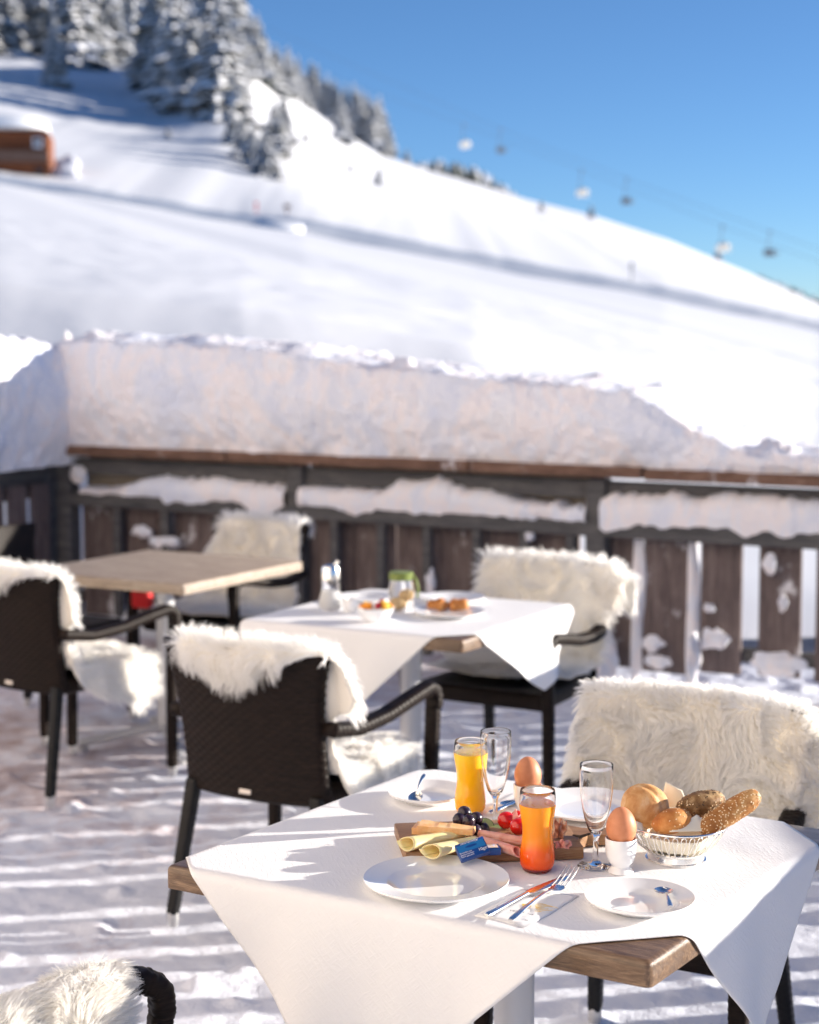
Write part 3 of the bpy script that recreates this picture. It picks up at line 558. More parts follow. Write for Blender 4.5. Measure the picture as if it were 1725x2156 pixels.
def woven(name, path, wt, parent, pitch=.009, rib=.022, amp=.0016, step=.0030, pstep=.0048, r=.012, post=None, m=None):
    """sweep a rounded section along a path in the local y-z plane; x is the section's width"""
    P = np.array(path, dtype=float); seg = np.linalg.norm(np.diff(P, axis=0), axis=1); L = seg.sum(); n = max(4, int(L / step)); sl = np.linspace(0, L, n); cs = np.concatenate([[0], np.cumsum(seg)])
    C = np.stack([np.interp(sl, cs, P[:, k]) for k in range(3)], -1)
    for _ in range(14): C[1:-1] = (C[:-2] + C[1:-1] * 2 + C[2:]) / 4
    T = np.gradient(C, axis=0); T /= np.linalg.norm(T, axis=1)[:, None]
    X = np.array([1.0, 0, 0]) - T * T[:, :1]; X /= np.linalg.norm(X, axis=1)[:, None]; Yv = np.cross(T, X)
    ww = np.interp(sl / L, np.linspace(0, 1, len(wt)), [a for a, b in wt]); tt = np.interp(sl / L, np.linspace(0, 1, len(wt)), [b for a, b in wt])
    w0, t0 = wt[0]; Pp, Nn, s, per = rrect(w0, t0, min(r, t0 / 2 * .95), pstep); nr = max(4, round(per / rib) // 2 * 2)
    row = np.floor(sl / pitch); ph = sl / pitch - row
    prof = np.abs(np.sin(PI * ph)) ** .6
    over = .5 + .5 * np.cos(PI * nr * s / per)[None, :] * np.where(row % 2 == 0, 1, -1)[:, None]
    d = amp * (prof[:, None] * (.35 + .65 * over)); d[0] = d[-1] = 0
    sx = (ww / w0)[:, None]; st = (tt / t0)[:, None]
    px_ = Pp[None, :, 0] * sx + Nn[None, :, 0] * d; py_ = Pp[None, :, 1] * st + Nn[None, :, 1] * d
    V = C[:, None, :] + X[:, None, :] * px_[..., None] + Yv[:, None, :] * py_[..., None]
    if post is not None: V = post(V)
    k = len(Pp); F = gridfaces(n, k, wrap_m=True)
    V2 = [V.reshape(-1, 3)]; F = F.tolist()
    for e, (i0, sgn) in enumerate(((0, -1), (n - 1, 1))):          # domed ends
        base = sum(len(q) for q in V2); c0 = C[i0]; ring = V[i0]; cc = ring.mean(0)
        r2 = cc + (ring - cc) * np.array([.93, .93, .93]) + T[i0] * sgn * min(.006, t0 * .25); V2.append(r2)
        off = i0 * k
        for j in range(k):
            q = (off + j, off + (j + 1) % k, base + (j + 1) % k, base + j); F.append(q if sgn > 0 else q[::-1])
        f_ = [base + j for j in range(k)]; F.append(f_ if sgn > 0 else f_[::-1])
    return mk(name, np.concatenate(V2), F, m or wicker, parent, True)
BW, LEAN = .52, .085
def yb(z): return -.235 - LEAN * max(0, (z - .33) / .53) ** 1.35
def curve_back(V):
    V = V.copy(); V[..., 1] += .045 * (V[..., 0] / .26) ** 2 - .012; return V
def make_chair(label, grp):
    c = empty('wicker_armchair', (0, 0, 0), 0, label, 'armchair', grp)
    zs = np.linspace(.405, .838, 12)
    woven('backrest', [(0, yb(z), z) for z in zs], [(.485, .034), (.475, .034), (.475, .034), (.485, .034), (.51, .034), (.56, .034)], c, post=curve_back, r=.015, pitch=.0125, rib=.0170, amp=.0034, step=.0031, pstep=.0042)
    woven('seat', [(0, -.225, .425), (0, .245, .425)], [(.455, .06), (.50, .06), (.52, .06)], c, r=.02, step=.0035, pstep=.006)
    for sx in (-1, 1):
        def shift(V, sx=sx): V = V.copy(); V[..., 0] += sx * (.262 + .022 * np.clip((V[..., 1] + .25) / .4, 0, 1)); return V
        woven('armrest', [(0, -.25, .625), (0, -.12, .605), (0, .02, .615), (0, .15, .64), (0, .255, .655), (0, .29, .635), (0, .292, .59)], [(.048, .036)] * 2, c, post=shift, r=.012, pitch=.010, rib=.017, amp=.003, pstep=.004)
        l1 = woven('leg', [(0, .288, .585), (0, .275, .40), (0, .27, .045)], [(.042, .036), (.034, .034)], c, post=lambda V, sx=sx: V + np.array([sx * .282, 0, 0]) * 1.0, r=.01, rib=.017, step=.0036)
        l2 = woven('leg', [(0, -.235, .42), (0, -.27, .23), (0, -.305, .045)], [(.040, .038), (.032, .032)], c, post=lambda V, sx=sx: V + np.array([1.0, 0, 0]) * (sx * (.212 + .03 * np.clip((.42 - V[..., 2]) / .38, 0, 1)))[..., None], r=.01, rib=.017, step=.0036, m=leg_m)
        for l, (x, y) in ((l1, (.282, .27)), (l2, (.242, -.305))):
            g = MB(); g.lathe([(0, .046), (.0165, .046), (.0175, .03), (.0165, .012), (.013, .002), (0, 0)], 14, (sx * x, y, .0)); g.build('foot_cap', capm, l)
    g = MB(); g.box((0, 0, 0), (.040, .004, .014), .0015); g.build('name_plate', plate_tag, c, loc=(-.005, yb(.42) - .033, .424), rot=(R(-8), 0, 0))
    return c
TA = -30.0
CHAIRS = {}
def chair_at(key, cx, cy_, deg, label, first=[None]):
    if first[0] is None: o = make_chair(label, 'dark wicker armchairs'); first[0] = o
    else: o = copy_tree(first[0]); o['label'] = label
    o.location = (cx, cy_, 0); o.rotation_euler = (0, 0, R(deg)); CHAIRS[key] = o; return o
chair_at('mid', -.318, 4.90, TA, 'dark wicker armchair seen from behind, tucked to the middle table')
chair_at('near', .535, 3.68, -27, 'dark wicker armchair wholly covered by the big fur behind the bread basket')
chair_at('left', -1.30, 6.38, -37, 'dark wicker armchair cut by the left edge, its back to the viewer')
chair_at('farmid', .37, 6.13, 180 + TA, 'dark wicker armchair on the far side of the middle white table')
chair_at('farleft', -.83, 7.52, 180 + TA - 2, 'dark wicker armchair behind the bare wooden table')
chair_at('edge', -1.60, 7.30, -120, 'bluish dark wicker armchair half hidden at the left edge by the fence')
chair_at('corner', -.53, 2.31, -62, 'dark wicker armchair in the bottom left corner, one arm end in view')
chair_at('out', 1.75, 3.15, 62, 'unseen dark wicker armchair added right of the breakfast table to shade it')  # added out of view to shade the cloth's right hang
for a_, b_ in (('near', 180 - 27), ): CHAIRS[a_].rotation_euler = (0, 0, R(b_))

# ------------------------------------------------------------------ sheepskins
def profile():
    pts = []
    for z in np.linspace(.40, .80, 16): pts.append((yb(z) - .033, z))
    for a in np.linspace(180, 0, 9): pts.append((yb(.82) - .002 + .034 * math.cos(R(a)), .815 + .034 * math.sin(R(a))))
    it = len(pts) - 5
    for z in np.linspace(.79, .55, 12): pts.append((yb(z) + .032, z))
    for a in np.linspace(10, 90, 6): pts.append((-.235 + .085 - .06 * math.cos(R(a)), .538 - .058 * math.sin(R(a))))
    for y in np.linspace(-.12, .24, 10): pts.append((y, .48))
    for a in np.linspace(80, 0, 6): pts.append((.235 + .035 * math.cos(R(a)), .444 + .036 * math.sin(R(a))))
    pts.append((.272, .35)); pts.append((.273, .28)); pts.append((.274, .2))
    P = np.array(pts); s = np.concatenate([[0], np.cumsum(np.linalg.norm(np.diff(P, axis=0), axis=1))]); s -= s[it]; return P, s
PRP, PRS = profile(); S_SEAT = float(np.interp(.0, [0], [0]))
S_BOT = PRS[16 + 9 + 11]; S_FRONT = PRS[-9]
def fleece(root, P, S, n, m, nstr, flen, fw, seed, up, tuft, ref=1, comb=1.0):
    dU = np.gradient(P, axis=0); dT = np.gradient(P, axis=1); Nn = np.cross(dT, dU); ln = np.linalg.norm(Nn, axis=-1); area = ln.copy(); Nn /= ln[..., None] + 1e-12
    tS = dT / (np.linalg.norm(dT, axis=-1)[..., None] + 1e-12); tU = dU / (np.linalg.norm(dU, axis=-1)[..., None] + 1e-12)
    mid_ = (n // 2, int(np.argmin(np.abs(S[n // 2] - .15))))
    if Nn[mid_][ref] < 0: Nn = -Nn
    Pin = P - Nn * .006
    Vb = np.concatenate([P.reshape(-1, 3), Pin.reshape(-1, 3)]); F1 = gridfaces(n, m); F2 = F1[:, ::-1] + n * m
    ring = [i * m for i in range(n)] + [(n - 1) * m + j for j in range(1, m)] + [i * m + m - 1 for i in range(n - 2, -1, -1)] + [j for j in range(m - 2, 0, -1)]
    F3 = np.array([[ring[k], ring[(k + 1) % len(ring)], ring[(k + 1) % len(ring)] + n * m, ring[k] + n * m] for k in range(len(ring))])
    mk('hide', Vb, np.concatenate([F1, F2, F3]), hide_m, root)
    # strands
    rng = np.random.default_rng(seed); pr = area.ravel() / area.sum(); idx = rng.choice(n * m, nstr, p=pr)
    iu = np.clip(idx // m + rng.uniform(-.5, .5, nstr), 0, n - 1.001); it = np.clip(idx % m + rng.uniform(-.5, .5, nstr), 0, m - 1.001)
    def samp(G):
        a = iu.astype(int); b = it.astype(int); fa = (iu - a)[:, None]; fb = (it - b)[:, None]
        return (G[a, b] * (1 - fa) * (1 - fb) + G[a + 1, b] * fa * (1 - fb) + G[a, b + 1] * (1 - fa) * fb + G[a + 1, b + 1] * fa * fb)
    p = samp(P); nn = samp(Nn); nn /= np.linalg.norm(nn, axis=1)[:, None]; ts = samp(tS); tu = samp(tU); s_ = samp(S[..., None])[:, 0]; u_ = iu / (n - 1) * 2 - 1; t_ = it / (m - 1)
    sw = 9.0; a1 = 2 * PI * (vn(p[:, 0] * sw + 3, s_ * sw, seed + 60) + .5 * vn(p[:, 0] * sw * 2.3, s_ * sw * 2.3, seed + 61))
    swirl = np.cos(a1 * 1.5)[:, None] * tu + np.sin(a1 * 1.5)[:, None] * ts
    down = np.where(s_ > 0, 1, -1)[:, None] * ts
    edgeU = np.sign(u_) * np.clip((np.abs(u_) - .8) / .2, 0, 1); edgeT = np.clip((t_ - .9) / .1, 0, 1) - np.clip((.1 - t_) / .1, 0, 1)
    topk = np.clip(1 - np.abs(s_) / .06, 0, 1)[:, None]
    dr = nn * (.34 + .5 * topk) + down * .30 * (1 - topk) + swirl * (.50 - .15 * topk) + tu * (edgeU * .8)[:, None] + ts * (edgeT * .9)[:, None] + np.array([0, 0, up]) + rng.normal(0, .09, (nstr, 3))
    dr /= np.linalg.norm(dr, axis=1)[:, None]
    Ls = flen * rng.uniform(.6, 1.3, nstr) * (1 + .15 * topk[:, 0])
    tip = p + dr * Ls[:, None]; tip[:, 2] -= .15 * Ls
    # tufts: tips of one small cell draw together
    cell = np.floor((iu / (n - 1)) * 2 * .33 / tuft).astype(int) * 1000 + np.floor(s_ / tuft).astype(int); uq, inv = np.unique(cell, return_inverse=True)
    cnt = np.bincount(inv); mean = np.stack([np.bincount(inv, tip[:, k]) / cnt for k in range(3)], -1); jit = rng.normal(0, .004, (len(uq), 3)); mean = mean + jit
    tip = tip + (mean[inv] - tip) * rng.uniform(.3, .7, nstr)[:, None]
    md = p + (tip - p) * .5 + nn * (Ls * .12)[:, None]
    wdir = np.cross(dr, rng.normal(0, 1, (nstr, 3))); wdir /= np.linalg.norm(wdir, axis=1)[:, None]; w = fw * rng.uniform(.7, 1.3, nstr)[:, None] * .5
    p = p - nn * .002
    V = np.stack([p - wdir * w, p + wdir * w, md + wdir * w * .85, md - wdir * w * .85, tip + wdir * w * .25, tip - wdir * w * .25], 1).reshape(-1, 3)
    b = np.arange(nstr)[:, None] * 6; F = np.concatenate([b + np.array([[0, 1, 2, 3]]), b + np.array([[3, 2, 4, 5]])], 0)
    mk('fleece', V, F, fur_m, root, smooth=True)
def skin(key, label, s0, s1, wl, wr, nstr, flen=.045, fw=.0016, seed=1, up=.0, hide_front=False, droopk=1.0, smooth_noise=.012, tuft=.0085):
    """wl / wr: half widths left and right as functions of s; s0(U) rear end, s1(U) front end"""
    ch_ = CHAIRS[key]; n, m = 90, 110; U = np.linspace(-1, 1, n); T = np.linspace(0, 1, m)
    UU, TT = np.meshgrid(U, T, indexing='ij'); S0 = np.interp(U, *zip(*s0)); S1 = np.interp(U, *zip(*s1)); S = S0[:, None] + (S1 - S0)[:, None] * TT
    WL = np.interp(S, *zip(*wl)); WR = np.interp(S, *zip(*wr)); irr = 1 + .05 * fbm(S * 9, UU * 0 + seed, seed, 3)
    X = np.where(UU < 0, -1, 1) * np.abs(UU) * np.where(UU < 0, WL, WR) * irr
    Yp = np.interp(S, PRS, PRP[:, 0]); Zp = np.interp(S, PRS, PRP[:, 1])
    onback = np.clip((S_BOT + .05 - S) / .1, 0, 1)
    Yp = Yp + (.045 * (np.clip(np.abs(X), 0, .27) / .26) ** 2 - .012) * onback
    ex = np.clip(np.abs(X) - .265, 0, 1); Zs = Zp.copy()
    # over the shoulders of the backrest the skin sinks and curls back; off the seat it folds down
    Zp = Zp - ex * .55 * droopk * onback * np.clip(1.3 - np.abs(S) / .45, .3, 1.2); Yp = Yp - ex * .35 * onback
    xs = .262 + ex * .25; X = np.where(onback < .5, np.where(np.abs(X) > .265, np.sign(X) * xs, X), X); Zp = Zp - ex * .96 * (1 - onback)
    wob = smooth_noise * fbm(X * 7 + seed, S * 7, seed + 4, 3)
    Yp = Yp + wob * np.where(S > 0, 1, -1) * onback; Zp = Zp + np.abs(wob) * (1 - onback)
    P = np.stack([X, Yp, Zp], -1)
    root = empty('sheepskin', ch_.location, ch_.rotation_euler[2], label, 'sheepskin', 'cream sheepskins on the armchairs')
    fleece(root, P, S, n, m, nstr, flen, fw, seed, up, tuft)
    return root
const = lambda a: [(-1, a), (1, a)]
skin('near', 'biggest cream sheepskin spread over the whole backrest behind the bread basket', [(-1, -.05), (0, -.16), (1, -.05)], [(-1, .60), (1, .80)], [(-.2, .31), (0, .345), (.18, .375), (.32, .34), (.45, .27), (.6, .25)], [(-.2, .25), (0, .262), (.2, .285), (.4, .27), (.7, .24)], 110000, .030, .0014, 3, droopk=1.5)
skin('mid', 'white sheepskin over the back of the armchair seen from behind at the middle table', [(-1, -.04), (-.8, -.065), (-.4, -.09), (0, -.125), (.15, -.12), (.45, -.07), (.8, -.03), (1, -.02)], [(-1, .72), (0, .86), (1, .74)], [(-.2, .16), (0, .20), (.2, .22), (.5, .25), (.9, .24)], [(-.2, .22), (0, .285), (.10, .36), (.17, .32), (.22, .258), (.30, .250), (.36, .27), (.46, .36), (.6, .42), (.8, .40)], 46000, .048, .0019, 8)
skin('left', 'cream sheepskin over the armchair at the left edge, its corner hanging off the seat', [(-1, -.05), (0, -.09), (.6, -.03), (1, -.02)], [(-1, .74), (0, .84), (1, .76)], [(-.2, .24), (0, .25), (.5, .24), (.9, .24)], [(-.2, .22), (0, .275), (.10, .34), (.17, .31), (.22, .258), (.30, .25), (.36, .28), (.5, .38), (.65, .44), (.85, .40)], 26000, .045, .0026, 15)
skin('farmid', 'cream sheepskin over the armchair on the far side of the middle table', [(-1, -.16), (-.4, -.10), (1, -.05)], [(-1, .62), (0, .74), (1, .70)], [(-.2, .34), (0, .345), (.15, .30), (.4, .26), (.8, .25)], [(-.2, .24), (0, .26), (.2, .26), (.5, .25), (.8, .24)], 26000, .042, .0026, 22)
skin('farleft', 'pinkish cream sheepskin over the armchair behind the bare wooden table', [(-1, -.06), (0, -.08), (1, -.04)], [(-1, .72), (0, .80), (1, .74)], [(-.2, .24), (0, .235), (.2, .26), (.5, .24), (.8, .24)], [(-.2, .2), (0, .20), (.25, .29), (.4, .33), (.6, .27), (.8, .24)], 22000, .042, .0028, 29)
sc_ = skin('corner', 'white sheepskin filling the bottom left corner of the photo, folded over the armrest', [(-1, -.06), (0, -.12), (1, -.05)], [(-1, .70), (0, .8), (1, .74)], [(-.2, .25), (0, .27), (.8, .25)], [(-.2, .22), (0, .27), (.8, .26)], 16000, .045, .0022, 35)
n_, m_ = 40, 60; UU, TT = np.meshgrid(np.linspace(-1, 1, n_), np.linspace(0, 1, m_), indexing='ij'); wd_ = .105 * np.sqrt(np.clip(1 - ((TT - .45) / .60) ** 4, .02, 1)) * (1 + .12 * fbm(TT * 5, UU * 0, 3, 3))
yy_ = -.26 + .475 * TT; za_ = np.interp(yy_, [-.25, -.12, .02, .15, .25], [.645, .626, .634, .655, .668]) + .012
Pl = np.stack([-.284 + wd_ * np.sin(UU * 1.25) + .01 * fbm(TT * 4, UU * 2, 7, 2), yy_, za_ - .006 + .010 * np.cos(UU * 1.4) - .075 * UU ** 2], -1)
fleece(sc_, Pl, .1 + TT * .4, n_, m_, 46000, .034, .0012, 77, -.15, .0085, ref=2)
skin('out', 'cream sheepskin on the unseen armchair added at the right for shade', [(-1, -.06), (0, -.12), (1, -.05)], [(-1, .70), (0, .8), (1, .74)], [(-.2, .25), (0, .27), (.2, .28), (.8, .25)], [(-.2, .22), (0, .27), (.2, .30), (.4, .30), (.8, .26)], 12000, .045, .003, 41)  # goes with the out-of-view armchair added for its shadow

# ------------------------------------------------------------------ tables and tablecloths
def make_table(Lc, Fc, D, shear, label, th=.042, zt=.75, base_rot=45, wood=None):
    """table with its near-left corner Lc and near corner Fc; local x runs Lc->Fc, local y away from the viewer"""
    Wd = math.hypot(Fc[0] - Lc[0], Fc[1] - Lc[1]); ang = math.atan2(Fc[1] - Lc[1], Fc[0] - Lc[0])
    t = empty('wooden_table', (Lc[0], Lc[1], 0), ang, label, 'table', 'wooden tables on steel poles')
    sh_ = math.tan(R(shear)); bm = bmesh.new(); bmesh.ops.create_cube(bm, size=1.0)
    for v in bm.verts: v.co = Vector(((v.co.x + .5) * Wd, (v.co.y + .5) * D, v.co.z * th + zt - th / 2 - .0015))
    te = [e for e in bm.edges if e.verts[0].co.z > zt - .01 or e.verts[1].co.z > zt - .01]; bmesh.ops.bevel(bm, geom=te, offset=.012, segments=5, profile=.5, affect='EDGES')
    for v in bm.verts: v.co.x += v.co.y * sh_
    g = MB(); bm.verts.index_update(); g.add([v.co[:] for v in bm.verts], [[v.index for v in f.verts] for f in bm.faces]); bm.free(); g.build('tabletop', wood or table_wood, t)
    cx, cy_ = Wd / 2 + D / 2 * sh_, D / 2
    g = MB(); g.lathe([(0, .06), (.038, .06), (.038, zt - th - .01), (0, zt - th - .01)], 32, (cx, cy_, 0)); g.box((cx, cy_, zt - th - .008), (.34, .34, .008)); g.build('pole', polem, t)
    for k in range(4):
        a = R(base_rot + 90 * k); g = MB(); g.tube([(cx, cy_, .085), (cx + .18 * math.cos(a), cy_ + .18 * math.sin(a), .055), (cx + .36 * math.cos(a), cy_ + .36 * math.sin(a), .028)], [.036, .030, .022], 10, flat=.6); f = g.build('foot', polem, t)
        g = MB(); g.lathe([(0, 0), (.024, 0), (.024, .014), (0, .02)], 14, (cx + .345 * math.cos(a), cy_ + .345 * math.sin(a), 0)); g.build('foot_pad', capm, f)
    return t, Wd, ang, sh_
def make_cloth(Lc, Wd, ang, D, sh_, cuts, label, zt=.752, wav=.012, seed=1, bulge=0.0, n=150, rk=1.0):
    cL, cF, cR, cB = cuts; s2 = math.sqrt(2); e1 = np.linspace(cL / s2, (Wd + D - cR) / s2, n); e2 = np.linspace(-(D - cB) / s2, (Wd - cF) / s2, n)
    E1, E2 = np.meshgrid(e1, e2, indexing='ij'); a = (E1 + E2) / s2; b = (E1 - E2) / s2
    r = .017; dl = .005
    def over(h):                       # horizontal advance and drop for a length h past the start of the bend
        hh_ = np.clip(h, 0, None); th = np.clip(hh_ / r, 0, PI / 2 * .985); rest = np.clip(hh_ - r * PI / 2 * .985, 0, None)
        return r * np.sin(th) + rest * .02, r * (1 - np.cos(th)) + rest
    F_, Rr, Ll, Bb = -b + -0 - (-r * 0) , a - Wd, -a, b - D
    x = np.clip(a, r - dl, Wd - r + dl); y = np.clip(b, r - dl, D - r + dl); z = np.full_like(a, zt)
    for (h, ax, sg) in ((-b + r - dl, 1, -1), (a - Wd + r - dl, 0, 1), (-a + r - dl, 0, -1), (b - D + r - dl, 1, 1)):
        adv, dr = over(np.where(h > .05, .05 + (h - .05) * rk, h) if (ax == 0 and sg > 0) else h); on = h > 0
        along = a if ax == 1 else b; k = np.clip((h - .03) / .3, 0, 1)
        wv = wav * k * (np.sin(along * 17 + seed) + .6 * np.sin(along * 31 + seed * 2.1)) + .5 * wav * k * fbm(along * 6, h * 4, seed + 2, 3) + bulge * k * (1 if sg > 0 else .3)
        if ax == 0: x = np.where(on, x + sg * (adv + wv), x)
        else: y = np.where(on, y + sg * (adv + wv), y)
        z = np.where(on, z - dr, z)
    flat = (z > zt - .0005); z = z + np.where(flat, .0006 * fbm(a * 14, b * 14, seed, 3) + .0022 * np.clip(fbm(a * 5, b * 5, seed + 9, 3) - .25, 0, 1), 0)
    x = x + b * sh_
    o = mk('tablecloth', np.stack([x, y, z], -1), gridfaces(n, n), cloth, uv=np.stack([E1, E2], -1).reshape(-1, 2), loc=(Lc[0], Lc[1], 0), rot=(0, 0, ang))
    md = o.modifiers.new('thickness', 'SOLIDIFY'); md.thickness = .0012; md.offset = -1
    tag(o, label, 'tablecloth', 'white tablecloths'); return o
NL, NF = (-.440, 2.985), (.366, 2.507)
t1, W1, A1, S1 = make_table(NL, NF, .83, 3.5, 'wooden pole table laid for breakfast under a white cloth, nearest the viewer')
make_cloth(NL, W1, A1, .83, S1, (.055, .135, .125, .05), 'white woven cloth under the breakfast, its two points hanging down', seed=2)
ML, MF = (-.560, 5.615), (.165, 5.240)
t2, W2, A2, S2 = make_table(ML, MF, .80, 3, 'wooden pole table under the white cloth between the two wicker armchairs in the middle')
make_cloth(ML, W2, A2, .80, S2, (-.04, .10, -.03, .05), 'white cloth on the middle table with a sunlit point hanging at its right', seed=5, wav=.016, bulge=.05, rk=.62)
t3, W3, A3, S3 = make_table((-1.57, 6.80), (-.86, 6.42), .80, 3, 'bare wooden table with a sunlit near edge at the left', wood=sunlit_wood)

T0 = .7525
def prod(name, u, v_, label, cat, z=T0, dz=0, group=None, rz=0):
    p = at(u, v_, z=z); return empty(name, (p.x, p.y, z + dz), rz, label, cat, group), p
# ---- plates
def plate(u, v_, r, h, label, z=T0, group='white plates', cat='plate', name='plate', segs=96):
    p = at(u, v_, z=z + h)
    k = r
    prof = [(0, .004), (k * .52, .004), (k * .60, .0055), (k * .655, .010), (k * .70, .0125), (k * .93, h - .0035), (k * .985, h - .001), (k, h - .0005), (k * 1.004, h - .003), (k * .985, h - .0055), (k * .75, .0075), (k * .64, .003), (k * .60, .0), (k * .56, .0), (k * .54, .002), (0, .002)]
    g = MB(); g.lathe(prof, segs); o = g.build(name, porcelain, loc=(p.x, p.y, z)); tag(o, label, cat, group); return o
plate(919, 1845, .125, .019, 'large empty white plate at the near edge of the breakfast table')
plate(1347, 1884, .0905, .021, 'small white saucer with a spoon at the near right of the table', cat='saucer', name='saucer', group='white saucers')
plate(903, 1663, .083, .021, 'small white saucer with an upright-looking spoon at the far left of the breakfast table', cat='saucer', name='saucer', group='white saucers')
plate(1243, 1690, .118, .019, 'large white plate behind the tall glasses, half hidden by the bread basket')
# ---- cutlery
def strip(mb, pts, ws, th=.0016, dish=0.0, nw=6):
    """flat metal part: centre points, half widths"""
    P = np.array(pts, dtype=float); T = np.gradient(P, axis=0); T /= np.linalg.norm(T, axis=1)[:, None]; S = np.cross(T, [0, 0, 1.0]); S /= np.linalg.norm(S, axis=1)[:, None]; U = np.cross(S, T); k = len(P)
    top = []; bot = []
    for i in range(k):
        for j in range(nw + 1):
            f = j / nw * 2 - 1; c_ = (1 - f * f); q = P[i] + S[i] * ws[i] * f - U[i] * dish * (c_ if ws[i] > .006 else 0) * min(1, ws[i] / .015) + U[i] * (.0009 * c_ if dish == 0 else 0)
            top.append(q + U[i] * th / 2 * (1 if abs(f) < 1 else .2)); bot.append(q - U[i] * th / 2 * (1 if abs(f) < 1 else .2))
    m = nw + 1; F = gridfaces(k, m).tolist(); F2 = (gridfaces(k, m)[:, ::-1] + k * m).tolist(); V = top + bot
    for i in range(k - 1): a = i * m; F.append((a, a + m, a + m + k * m, a + k * m)); a = i * m + nw; F.append((a, a + k * m, a + m + k * m, a + m))
    F.append(tuple(range(m)) + tuple(range(k * m + m - 1, k * m - 1, -1))); a = (k - 1) * m; F.append(tuple(range(a + m - 1, a - 1, -1)) + tuple(range(k * m + a, k * m + a + m)))
    mb.add(V, [f[::-1] for f in F + F2]); return mb
def lerp3(a, b, t): return tuple(a[i] + (b[i] - a[i]) * t for i in range(3))
def line(a, b, ts, dz=None): return [tuple(np.array(lerp3(a, b, t)) + np.array((0, 0, dz[i] if dz else 0))) for i, t in enumerate(ts)]
def spoon(label, p0, p1, wb=.0165, grp='steel spoons'):     # p0 bowl centre, p1 handle end
    a, b = Vector(p0), Vector(p1); d = (a - b); Ln = d.length; o = empty('spoon', b, 0, label, 'spoon', grp); A_ = (0, 0, 0); B_ = tuple(d + d.normalized() * wb * 1.2)
    g = MB(); strip(g, line(A_, B_, [0, .1, .3, .5, .62, .68], [.001, .003, .006, .006, .002, -.001]), [.0035, .0045, .003, .0022, .002, .0026], .002); g.build('handle', chrome, o)
    tb = (Ln - wb * 1.35) / (Ln + wb * 1.2); ts = [tb + (1 - tb) * t for t in (0, .06, .15, .3, .5, .7, .85, .95, 1)]
    g = MB(); strip(g, line(A_, B_, ts), [wb * w for w in (.16, .38, .62, .88, 1, .9, .66, .4, .12)], .0011, dish=.006, nw=12); g.build('bowl', chrome, o); return o
def P3(u, v_, z): p = at(u, v_, z=z); return (p.x, p.y, p.z)
spoon('small spoon lying in the saucer at the near right', P3(1397, 1874, .772), P3(1412, 1910, .776))
spoon('small spoon on the saucer at the far left, handle raised', P3(875, 1678, .771), tuple(np.array(P3(889, 1660, .771)) + np.array((0.004, .0, .028))), .015)
# napkin with print, knife, fork
npg = [(1000, 1929), (1050, 1902), (1102, 1873), (1160, 1879), (1219, 1887), (1186, 1908), (1152, 1929), (1105, 1953), (1052, 1939)]
def napkin(name, uv_, z, label, mat_, cat='napkin', puff=.003, group=None):
    P = [at(u, v_, z=z) for u, v_ in uv_]; c = sum(P, Vector()) / len(P); V = []; F = []; n = len(P); k = 7
    for r_ in range(k + 1):
        f = r_ / k
        for i in range(n): q = c.lerp(P[i], f) - c; V.append((q.x, q.y, .0012 + puff * (1 - f ** 4) * (.7 + .6 * n1(i * 1.3 + r_ * .7, r_)) if f < 1 else .0012))
    for r_ in range(k):
        for i in range(n): F.append((r_ * n + i, (r_ + 1) * n + i, (r_ + 1) * n + (i + 1) % n, r_ * n + (i + 1) % n))
    b = len(V); V += [(x, y, .0) for (x, y, zz) in V[k * n:(k + 1) * n]]
    for i in range(n): F.append((k * n + i, b + i, b + (i + 1) % n, k * n + (i + 1) % n))
    F.append(tuple(b + i for i in range(n))[::-1]); o = mk(name, V, F, mat_, smooth=True, loc=(c.x, c.y, z)); tag(o, label, cat, group)
    return o
nap = napkin('napkin', npg, T0, 'white printed paper napkin under the knife and fork', napkin_m)
nap['category'] = 'napkin'
def text(s, size, m, parent, loc, rz, name='print', rot=None, shear=0.0, align='CENTER'):
    cu = bpy.data.curves.new(name, 'FONT'); cu.body = s; cu.size = size; cu.align_x = align; cu.align_y = 'CENTER'; cu.shear = shear; cu.extrude = .0001
    tmp = bpy.data.objects.new('tmp', cu); COL.objects.link(tmp); dg = bpy.context.evaluated_depsgraph_get(); me = bpy.data.meshes.new_from_object(tmp.evaluated_get(dg)); bpy.data.objects.remove(tmp)
    me.materials.clear(); me.materials.append(m); o = bpy.data.objects.new(name, me); COL.objects.link(o); o.parent = parent; o.location = loc; o.rotation_euler = rot if rot is not None else (0, 0, rz); return o
def on_nap(u, v_): p = at(u, v_, z=T0 + .0045) - nap.location; return (p.x, p.y, .0052)
for s_, u, v_, sz, m_ in (('Mo', 1121, 1888, .010, ink_k), ('au', 1099, 1914, .008, ink_k), ('Vorzug', 1088, 1919, .009, ink_k), ('e', 1049, 1908, .009, ink_k), ('off', 1118, 1926, .006, ink_k), ('oder', 1133, 1919, .006, ink_y), ('ist', 1108, 1938, .006, ink_k), ('alles', 1120, 1931, .005, ink_w)):
    text(s_, sz, m_, nap, on_nap(u, v_), R(-18), shear=.3)
g = MB(); c0 = on_nap(1140, 1908)
for k in range(3): g.tube([(c0[0] + (.010 + .004 * k) * math.cos(t) + .004 * k, c0[1] + .010 * math.sin(t) - .006 * k, c0[2]) for t in np.linspace(0, 5.2, 16)], .0004, 4)
g.build('printed_curl', ink_y, nap)
g = MB(); c0 = on_nap(1109, 1906); g.box((c0[0], c0[1], c0[2] - .0004), (.014, .012, .0006)); g.build('printed_patch', ink_y, nap, smooth=False)
